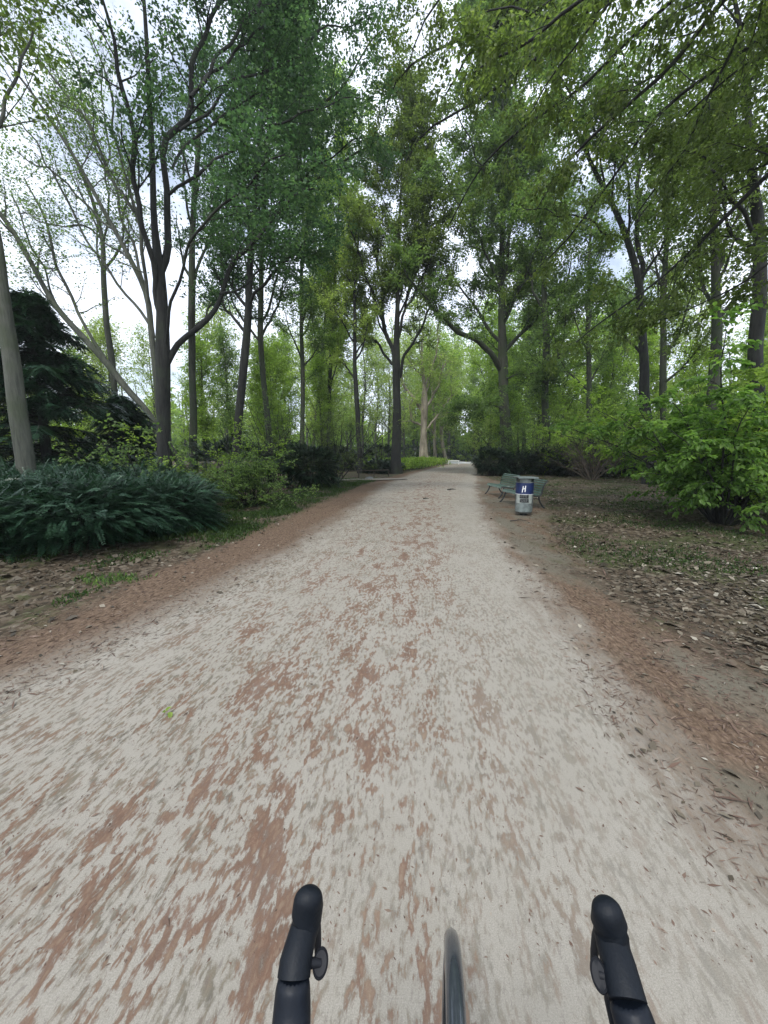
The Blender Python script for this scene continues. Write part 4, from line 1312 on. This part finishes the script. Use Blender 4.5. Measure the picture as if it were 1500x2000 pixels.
# ------------------------------------------------------------------ litter bin
bx, by = gp(1022, 1006)
bin_ = empty('litter_bin', (bx, by, 0), 'round grey litter bin with flat lid and blue band marked H beside the nearer bench', 'litter bin', rz=R(0))
rB = .225
MB().tube([(0, 0, -.02), (0, 0, .07)], .09, 20).build('foot', M['cast_iron'], bin_)
MB().lathe([(0, .055), (.12, .056), (.175, .066), (.208, .095), (.222, .14), (rB, .2), (rB, .905), (.21, .912), (.205, .88), (.0, .87)], 40).build('body', M['concrete'], bin_)
MB().lathe([(rB + .004, .585), (rB + .004, .882)], 40).build('blue_band', M['blue_paint'], bin_)
MB().lathe([(rB + .0035, .576), (rB + .006, .582), (rB + .0035, .588)], 40).build('trim_line', M['white_paint'], bin_)


def arc_patch(name, a0, a1, z0, z1, r, mat, parent, top=0.0):
    mb = MB()
    n = 18
    for k in range(n + 1):
        f = k / n
        a = R(a0 + (a1 - a0) * f)
        zt = z1 - top * (2 * f - 1) ** 2
        for rr_ in (r, r + .002):
            mb.v.append((rr_ * math.cos(a), rr_ * math.sin(a), z0))
            mb.v.append((rr_ * math.cos(a), rr_ * math.sin(a), zt))
    for k in range(n):
        i, j = k * 4, (k + 1) * 4
        mb.f += [(i + 2, j + 2, j + 3, i + 3), (i, i + 1, j + 1, j), (i + 1, i + 3, j + 3, j + 1), (i, j, j + 2, i + 2)]
    return mb.build(name, mat, parent)


fa = -90 - math.degrees(math.atan2(bx, by))      # the side facing back down the path
arc_patch('pale_poster', fa - 58, fa + 58, .34, .585, rB + .001, M['sticker_pale'], bin_)
stk = [arc_patch('black_sticker', fa - 30, fa + 28, .475, .575, rB + .0045, M['sticker_black'], bin_),
       arc_patch('black_sticker', fa - 28, fa + 30, .365, .462, rB + .0045, M['sticker_black'], bin_)]
arc_patch('service_door', fa - 66, fa + 66, .115, .36, rB + .0035, M['zinc'], bin_, top=.12)


def band_stroke(mb, pts, w, r):
    """flat stroke laid on the drum; pts in (angle offset deg, z)"""
    P = []
    for i, (a, z) in enumerate(pts):
        t = (pts[min(i + 1, len(pts) - 1)][0] - pts[max(i - 1, 0)][0], pts[min(i + 1, len(pts) - 1)][1] - pts[max(i - 1, 0)][1])
        ds = (R(t[0]) * rB, t[1])
        l = math.hypot(*ds)
        nx, nz = -ds[1] / l, ds[0] / l
        for s in (-1, 1):
            aa = R(fa + a) + s * nx * w / 2 / rB
            P.append((r * math.cos(aa), r * math.sin(aa), z + s * nz * w / 2))
    n0 = len(mb.v)
    mb.v += P
    for i in range(len(pts) - 1):
        a = n0 + i * 2
        mb.f.append((a, a + 1, a + 3, a + 2))


hm = MB()
rr_ = rB + .0075
band_stroke(hm, [(-14, .635), (-13, .69), (-10.5, .75), (-9, .80)], .022, rr_)
band_stroke(hm, [(3, .648), (3.5, .70), (4.5, .76), (5.5, .812)], .022, rr_)
band_stroke(hm, [(-11, .722), (-4, .732), (3.5, .742)], .020, rr_ + .0006)
hm.build('letter_mark', M['white_paint'], bin_)
for si, rows in enumerate((((.545, 4), (.513, 3)), ((.43, 4), (.395, 4)))):
    sm = MB()
    for z, n in rows:
        for k in range(n):
            a = -22 + 44 * k / n + random.uniform(-2, 2)
            band_stroke(sm, [(a, z + random.uniform(-.008, .008)), (a + 3, z + .012), (a + 6, z - .004), (a + 8.5, z + .006)], .006, rB + .0085)
    sm.build('lettering', M['sticker_pale'], stk[si])
for s in (-1, 1):
    MB().box((s * .205, 0, .95), (.03, .10, .15)).build('lid_post', M['cast_iron'], bin_, smooth=False, bev=.004)
MB().lathe([(.15, .84), (.15, .975), (.13, .975)], 24).build('liner', M['sticker_pale'], bin_)
lid = MB().box((0, 0, 1.028), (.53, .50, .016)).box((0, -.245, 1.012), (.53, .012, .026)).box((0, .245, 1.012), (.53, .012, .026))
lid.build('lid', M['zinc'], bin_, smooth=False, bev=.003)
bin_.rotation_euler.z = R(0)

# ------------------------------------------------------------------ small things along the path
x, y = gp(722, 936)
st = MB()
st.lathe([(0, 0), (.42, .0), (.5, .1), (.44, .26), (.3, .36), (0, .40)], 14)
so = st.build('stone', M['concrete'], None)
so.location = (x, y, -.03)
so.scale = (.55, .42, .5)
for v in so.data.vertices:
    v.co *= 1 + .12 * math.sin(v.co.x * 9 + v.co.y * 7)
tag(so, 'grey boulder at the mouth of the side path', 'stone')
# low wooden rail
x0, y0 = gp(664, 938)
x1, y1 = gp(760, 936)
y0 += 1.5
y1 += 3
rail = empty('low_fence', ((x0 + x1) / 2, (y0 + y1) / 2, 0), 'low dark wooden rail fence between the side path and the grass', 'fence')
c = Vector(((x0 + x1) / 2, (y0 + y1) / 2, 0))
M['wood_dark'] = plain_mat('wood_dark', (.045, .035, .025), .8, scale=9)
MB().tube([Vector((x0, y0, .50)) - c, Vector((x1, y1, .50)) - c], .035, 8).build('rail', M['wood_dark'], rail)
for i in range(4):
    f = i / 3
    p = Vector((x0 + (x1 - x0) * f, y0 + (y1 - y0) * f, 0)) - c
    MB().tube([p + Vector((0, 0, -.1)), p + Vector((0, 0, .47))], .04, 8).build('post', M['wood_dark'], rail)
# globe lamp far off
lp, _ = wp(811, 876, 105)
lamp = empty('street_lamp', (lp[0], 105, 0), 'white globe park lamp beside the big plane tree', 'street lamp')
M['lamp_white'] = plain_mat('lamp_white', (.85, .85, .85), .3, var=.03)
MB().tube([(0, 0, -.1), (0, 0, lp[2] - .2)], [.11, .07], 12).build('pole', M['lamp_white'], lamp)
MB().lathe([(.0, -.45), (.25, -.40), (.42, -.2), (.46, 0), (.40, .24), (.24, .4), (0, .46)], 24, (0, 0, lp[2])).build('globe', M['lamp_white'], lamp)
MB().tube([(0, 0, lp[2] - .6), (0, 0, lp[2] - .42)], [.1, .2], 12).build('collar', M['cast_iron'], lamp)
# low white barrier by the far bend
x, y = gp(886, 907)
ba = empty('low_barrier', (x, y, 0), 'small white low barrier at the far end of the bright bed', 'barrier')
MB().box((0, 0, .62), (1.9, .1, .14)).build('bar', M['white_paint'], ba, smooth=False, bev=.01)
for s in (-.85, .85):
    MB().box((s, 0, .27), (.09, .08, .56)).build('post', M['white_paint'], ba, smooth=False, bev=.01)


def twig(name, label, px, py, L, a, r=.012):
    x, y = gp(px, py)
    pts = []
    for k in range(6):
        f = k / 5 - .5
        pts.append((f * L, .04 * L * math.sin(f * 9), .02 + .03 * L * math.cos(f * 5)))
    mb = MB().tube(pts, [r, r, r * .9, r * .8, r * .6, r * .3], 6)
    mb.tube([pts[2], (pts[2][0] + .12 * L, .16 * L, .05), (pts[2][0] + .2 * L, .22 * L, .03)], [r * .6, r * .4, r * .2], 5)
    o = mb.build(name, M['bark_dark'], None)
    o.location = (x, y, .012)
    o.rotation_euler.z = a
    tag(o, label, 'twig')


twig('twig', 'dark bent twig lying on the ground in front of the litter bin', 1014, 1019, .45, .1)
twig('twig', 'short dark twig on the path left of the farther bench', 882, 957, .5, .6, .03)
twig('twig', 'small dark twig in the middle of the path, nearer than the other path twig', 832, 975, .22, .2, .02)
twig('twig', 'pale stick on the bare patch of the right shoulder', 1292, 1296, .11, -.5, .004)
x, y = gp(322, 1397)
lf = np_mesh('fallen_leaf', *leaves(np.array([[[0, 0, .02], [.01, .0, .025], [.02, 0, .02]]]), 3, .05, tilt=.2, shape='leaf6', droop=0))
lo_ = link('fallen_leaf', lf, M['leaf_lime'])
lo_.location = (x, y, .008)
tag(lo_, 'single fresh green leaf lying on the gravel left of centre', 'leaf')

# ------------------------------------------------------------------ bicycle (rider's view)
M['rubber'] = plain_mat('hood_rubber', (.0035, .0058, .0095), .55, var=.15, scale=260, spec=.26, bump=.35)
M['tape'] = plain_mat('bar_tape', (.0035, .006, .011), .5, var=.2, scale=120, spec=.28, bump=.3)
M['gloss_black'] = plain_mat('gloss_black', (.012, .013, .015), .18, var=.1, spec=.6)
M['lever_plastic'] = plain_mat('lever_plastic', (.010, .011, .014), .6, var=.1, spec=.25)
M['tyre'] = plain_mat('tyre_rubber', (.050, .056, .062), .42, var=.25, scale=120, spec=.5, bump=.5)
M['chrome'] = plain_mat('steel', (.55, .56, .57), .22, 1.0, var=.05)
YAW = -R(8.3)                         # the bicycle heads a little right of the camera axis
BX, BY = .112, .445                   # front axle on the ground plan
bike = empty('bicycle', (BX, BY, 0), 'black drop-bar bicycle ridden along the path, seen from the saddle', 'bicycle', rz=YAW)
# local axes: +y forward, x right, origin under the front axle
RW = .338
wheel = bpy.data.objects.new('front_wheel', None)
COL.objects.link(wheel)
wheel.parent = bike
wheel.location = (0, 0, RW)


def ring(prof, seg=96):
    """prof: closed loop of (x, r) turned about the x axis"""
    mb = MB()
    m = len(prof)
    for k in range(seg):
        a = 2 * math.pi * k / seg
        for (xx, r) in prof:
            mb.v.append((xx, r * math.cos(a), r * math.sin(a)))
    for k in range(seg):
        k2 = (k + 1) % seg
        for j in range(m):
            j2 = (j + 1) % m
            mb.f.append((k * m + j, k * m + j2, k2 * m + j2, k2 * m + j))
    return mb


tw_ = .0145
tyre_prof = [(tw_ * math.cos(a), RW - .019 + .019 * math.sin(a)) for a in [2 * math.pi * i / 20 for i in range(20)]]
ring(tyre_prof).build('tyre', M['tyre'], wheel)
ring([(-.012, .300), (.012, .300), (.013, .309), (.010, .318), (-.010, .318), (-.013, .309)]).build('rim', M['gloss_black'], wheel)
sk = MB()
for k in range(28):
    a = 2 * math.pi * k / 28
    b = a + (.35 if k % 2 else -.35)
    s = .025 if k % 4 < 2 else -.025
    sk.tube([(s, .02 * math.cos(b), .02 * math.sin(b)), (0, .302 * math.cos(a), .302 * math.sin(a))], .001, 5)
sk.build('spokes', M['chrome'], wheel)
MB().tube([(-.05, 0, 0), (-.04, 0, 0), (-.03, 0, 0), (.03, 0, 0), (.04, 0, 0), (.05, 0, 0)], [.012, .02, .012, .012, .02, .012], 16).build('hub', M['gloss_black'], wheel)
# slim mudguard hugging the tyre, with the shine along its left shoulder
mg = MB()
seg = 60
prof = [(x_ * .76, z_) for x_, z_ in [(-.0225, -.016), (-.0215, -.004), (-.014, .005), (0, .009), (.014, .005), (.0215, -.004), (.0225, -.016), (.0195, -.012), (.012, .001), (0, .005), (-.012, .001), (-.0195, -.012)]]
a0, a1 = R(34), R(200)
for k in range(seg + 1):
    a = a0 + (a1 - a0) * k / seg
    e = 1 if k > 1 else (.55 + .25 * k)
    for (xx, dr) in prof:
        r = RW + .012 + dr
        mg.v.append((xx * e, r * math.cos(a), r * math.sin(a)))
m_ = len(prof)
for k in range(seg):
    for j in range(m_):
        j2 = (j + 1) % m_
        mg.f.append((k * m_ + j, k * m_ + j2, (k + 1) * m_ + j2, (k + 1) * m_ + j))
mg.f.append(tuple(range(m_)))
mg.f.append(tuple(seg * m_ + j for j in reversed(range(m_))))
M['guard'] = plain_mat('guard_grey', (.075, .088, .102), .14, .5, var=.12, scale=60, spec=.7)
mgo = mg.build('mudguard', M['guard'], bike)
mgo.location = (0, 0, RW)
# fork, head tube, frame
fo = MB()
for s in (-1, 1):
    fo.tube([(s * .052, 0, RW), (s * .052, -.03, RW + .15), (s * .045, -.075, RW + .33), (s * .02, -.105, RW + .40), (0, -.115, RW + .415)], [.010, .013, .015, .017, .018], 12)
fo.build('fork', M['gloss_black'], bike)
MB().tube([(0, -.115, RW + .41), (0, -.165, RW + .565)], .022, 16).build('head_tube', M['gloss_black'], bike)
fm = MB()
fm.tube([(0, -.155, RW + .53), (0, -.70, RW + .50)], .017, 14)
fm.tube([(0, -.125, RW + .44), (0, -.62, RW - .07)], .020, 14)
fm.tube([(0, -.74, RW + .62), (0, -.62, RW - .07)], .016, 14)
for s in (-1, 1):
    fm.tube([(s * .02, -.69, RW + .46), (s * .06, -1.03, RW)], .009, 8)
    fm.tube([(s * .03, -.62, RW - .07), (s * .06, -1.03, RW)], .011, 8)
fm.build('frame', M['gloss_black'], bike)
rw = bpy.data.objects.new('rear_wheel', None)
COL.objects.link(rw)
rw.parent = bike
rw.location = (0, -1.03, RW)
for ch in list(wheel.children):
    c = ch.copy()
    COL.objects.link(c)
    c.parent = rw
sd = MB().tube([(0, -.60, RW + .655), (0, -.68, RW + .662), (0, -.78, RW + .665), (0, -.86, RW + .675)], [(.02, .012), (.03, .015), (.065, .02), (.07, .02)], 16)
sd.build('saddle', M['tape'], bike)
cr = MB().tube([(-.06, -.62, RW - .07), (.06, -.62, RW - .07)], .02, 12)
cr.tube([(.07, -.62, RW - .07), (.075, -.46, RW - .12)], .011, 8).tube([(-.07, -.62, RW - .07), (-.075, -.78, RW - .02)], .011, 8)
cr.build('crankset', M['chrome'], bike)
for (xx, yy, zz) in ((.12, -.46, -.12), (-.12, -.78, -.02)):
    MB().box((xx, yy, RW + zz), (.085, .09, .022)).build('pedal', M['gloss_black'], bike, smooth=False, bev=.004)
# positions measured from the picture, in the bicycle's own frame
bm_ = Matrix.Translation((BX, BY, 0)) @ Matrix.Rotation(YAW, 4, 'Z')
inv = bm_.inverted()


def loc(px, py, depth):
    """pixel + distance along the optical axis -> bicycle frame"""
    u, v = (px - 750) / 751, (1000 - py) / 751
    p = Vector((u * depth, depth * (CP + v * SP), CH + depth * (-SP + v * CP)))
    return inv @ p


def hood(side, cen, dep, wid, seam):
    """rubber lever hood: centre line, depth, half widths"""
    P = [loc(a, b, d) for (a, b), d in zip(cen, dep)]
    Rr = [(w * d / 751, hgt) for w, d, hgt in zip(wid, dep, seam)]
    mb = MB()
    # knob cap: rounded end
    t = (P[0] - P[1]).normalized()
    for f, e in ((.95, .30), (.78, .62), (.45, .88)):
        pass
    pts = [P[0] + t * .016, P[0] + t * .0145, P[0] + t * .0105, P[0] + t * .005] + P
    r0 = Rr[0]
    rads = [(r0[0] * .12, r0[1] * .12), (r0[0] * .46, r0[1] * .46), (r0[0] * .76, r0[1] * .76), (r0[0] * .94, r0[1] * .94)] + Rr
    mb.tube(pts, rads, 28, up=(0, .0, 1))
    o = mb.build('hood', M['rubber'], bike)
    return o, P


# left
cl = [(602, 1757), (601, 1775), (600, 1797), (592, 1822), (584, 1852), (577, 1880), (574, 1908)]
dl = [.538, .540, .541, .532, .518, .505, .497]
wl = [22, 25, 26.5, 27, 29, 31, 32]
hl = [.020, .023, .024, .022, .021, .021, .021]
hoL, PL_ = hood(-1, cl, dl, wl, hl)
crr = [(1186, 1780), (1189, 1800), (1193, 1822), (1198, 1850), (1207, 1880), (1216, 1915), (1226, 1955)]
dr = [.538, .540, .541, .532, .518, .502, .488]
wr = [25, 28, 30, 30, 31.5, 33, 35]
hoR, PR_ = hood(1, crr, dr, wr, hl)


def bar_side(s, P, cen_low, dep_low, wlow, tail):
    Q = [loc(a, b, d) for (a, b), d in zip(cen_low, dep_low)]
    rr = [(w * d / 751, w * d / 751 * .97) for w, d in zip(wlow, dep_low)]
    mb = MB()
    mb.tube(Q, rr, 20, up=(0, 0, 1))
    mb.build('bar_tape', M['tape'], bike, sub=1)
    return Q


QL = bar_side(-1, PL_, [(574, 1902), (572, 1925), (571, 1960), (569, 2000), (566, 2050), (560, 2110)], [.497, .493, .487, .478, .462, .445], [30, 33.5, 36, 38, 39, 38], None)
QR = bar_side(1, PR_, [(1224, 1948), (1230, 1970), (1240, 2000), (1252, 2040), (1266, 2100)], [.490, .486, .478, .466, .447], [33.5, 37, 39, 39, 38], None)
# handlebar: tops behind the frame edge, drops under the hoods
hb = MB()
zt = QL[-1].z - .005
yt = (QL[-1].y + QR[-1].y) / 2 - .03
xl, xr = QL[-1].x, QR[-1].x
xm = (xl + xr) / 2
hb.tube([QL[-1], (xl + .025, yt, zt), (xl + .07, yt - .008, zt), (xr - .07, yt - .008, zt), (xr - .025, yt, zt), QR[-1]], .0135, 14)
for Q, P, sg in ((QL, PL_, -1), (QR, PR_, 1)):
    b0 = P[4]
    hb.tube([b0 + Vector((0, 0, -.012)), b0 + Vector((sg * .004, .018, -.045)), b0 + Vector((sg * .008, .012, -.085)), b0 + Vector((sg * .012, -.03, -.118)), b0 + Vector((sg * .014, -.11, -.130))], .0135, 12)
hb.build('handlebar', M['tape'], bike)
MB().tube([(xm, yt - .008, zt), (0, -.185, RW + .60)], .018, 16).build('stem', M['gloss_black'], bike)


def thumb(cx, cy, dep, rx_, ry_, ang, base):
    """oval thumb paddle with raised rim, on a short arm"""
    c = loc(cx, cy, dep)
    view = (loc(750, 1000, 0.001) - c).normalized()
    ax = Vector((0, 0, 1)).cross(view).normalized()
    ay = view.cross(ax).normalized()
    ca, sa = math.cos(ang), math.sin(ang)
    A = ax * ca + ay * sa
    B = -ax * sa + ay * ca
    k = dep / 751
    mb = MB()
    rings = [(0, -.004), (.5, -.004), (.9, -.003), (1.0, .0), (1.0, .0015), (.93, .003), (.86, .0022), (.78, .0008), (.4, .0002), (0, 0)]
    n = 28
    for f, z in rings:
        for i in range(n):
            a = 2 * math.pi * i / n
            p = c + A * (rx_ * k * f * math.cos(a)) + B * (ry_ * k * f * math.sin(a)) + view * z
            mb.v.append(tuple(p))
    for j in range(len(rings) - 1):
        for i in range(n):
            i2 = (i + 1) % n
            mb.f.append((j * n + i, j * n + i2, (j + 1) * n + i2, (j + 1) * n + i))
    mb.tube([c - view * .003, base], [.005, .007], 10)
    return mb.build('thumb_lever', M['lever_plastic'], bike)


thumb(626, 1881, .512, 15, 22, R(-14), PL_[5])
thumb(1170, 1904, .508, 15, 25, R(24), PR_[5])
for P, s, a in ((PL_, 1, (620, 1800)), (PR_, -1, (1164, 1820))):
    lv_ = MB()
    p0 = P[1] + Vector((s * .006, .008, -.022))
    lv_.tube([p0, p0 + Vector((s * .002, .006, -.03)), p0 + Vector((s * .002, .006, -.055)), p0 + Vector((s * .003, .002, -.078))], [(.010, .006), (.009, .005), (.008, .005), (.006, .004)], 12)
    lv_.build('brake_lever', M['lever_plastic'], bike)

# ------------------------------------------------------------------ damp air
hm_, hnt, hb_, hout = new_mat('haze')
hnt.nodes.remove(hb_)
pv = hnt.nodes.new('ShaderNodeVolumePrincipled')
pv.inputs['Color'].default_value = (.86, .92, .90, 1)
pv.inputs['Density'].default_value = .0007
pv.inputs['Anisotropy'].default_value = .2
hnt.links.new(pv.outputs[0], hout.inputs['Volume'])
hz = MB().box((0, 150, 24), (560, 580, 50)).build('haze', hm_, None, smooth=False)
tag(hz, 'thin damp air that softens the far woodland', kind='stuff')

# ------------------------------------------------------------------ light
SUN_EL, SUN_AZ = R(58), R(200)        # high and behind the rider, veiled by cloud
w = bpy.data.worlds.new('World')
S.world = w
w.use_nodes = True
nt = w.node_tree
bgn = nt.nodes['Background']
sky = nt.nodes.new('ShaderNodeTexSky')
sky.sky_type = 'NISHITA'
sky.sun_disc = False
sky.sun_elevation = SUN_EL
sky.sun_rotation = SUN_AZ
sky.air_density = 1.0
sky.dust_density = 1.5
tc = nt.nodes.new('ShaderNodeTexCoord')
cn = noise(nt, mapping(nt, tc.outputs['Generated'], (1, 1, 1.6), (0, 0, 0), (.4, .1, 0)), 3.2, 7, .58, .3)
cf = maprange(nt, cn, .34, .54)
cc = ramp(nt, noise(nt, tc.outputs['Generated'], 5.5, 5), [(.3, (6.8, 7.5, 9.2)), (.7, (9.8, 10.4, 11.4))])
col = mixc(nt, mth(nt, 'ADD', mth(nt, 'MULTIPLY', cf, .62), .28), sky.outputs[0], cc)
nt.links.new(col, bgn.inputs[0])
bgn.inputs[1].default_value = .10
sl = bpy.data.lights.new('sun', 'SUN')
sl.energy = 1.5
sl.angle = R(14)
sl.color = (1, .985, .93)
so_ = bpy.data.objects.new('sun', sl)
COL.objects.link(so_)
d = Vector((math.sin(SUN_AZ) * math.cos(SUN_EL), math.cos(SUN_AZ) * math.cos(SUN_EL), math.sin(SUN_EL)))
so_.rotation_euler = d.to_track_quat('Z', 'Y').to_euler()
so_.location = d * 60

S.view_settings.view_transform = 'Standard'
S.view_settings.look = 'None'
S.view_settings.gamma = 1
S.view_settings.exposure = .9
S.render.engine = 'CYCLES'
S.cycles.max_bounces = 6
S.cycles.diffuse_bounces = 4
S.cycles.glossy_bounces = 2
S.cycles.transmission_bounces = 4
S.cycles.transparent_max_bounces = 6
S.cycles.use_denoising = True
S.cycles.use_fast_gi = False
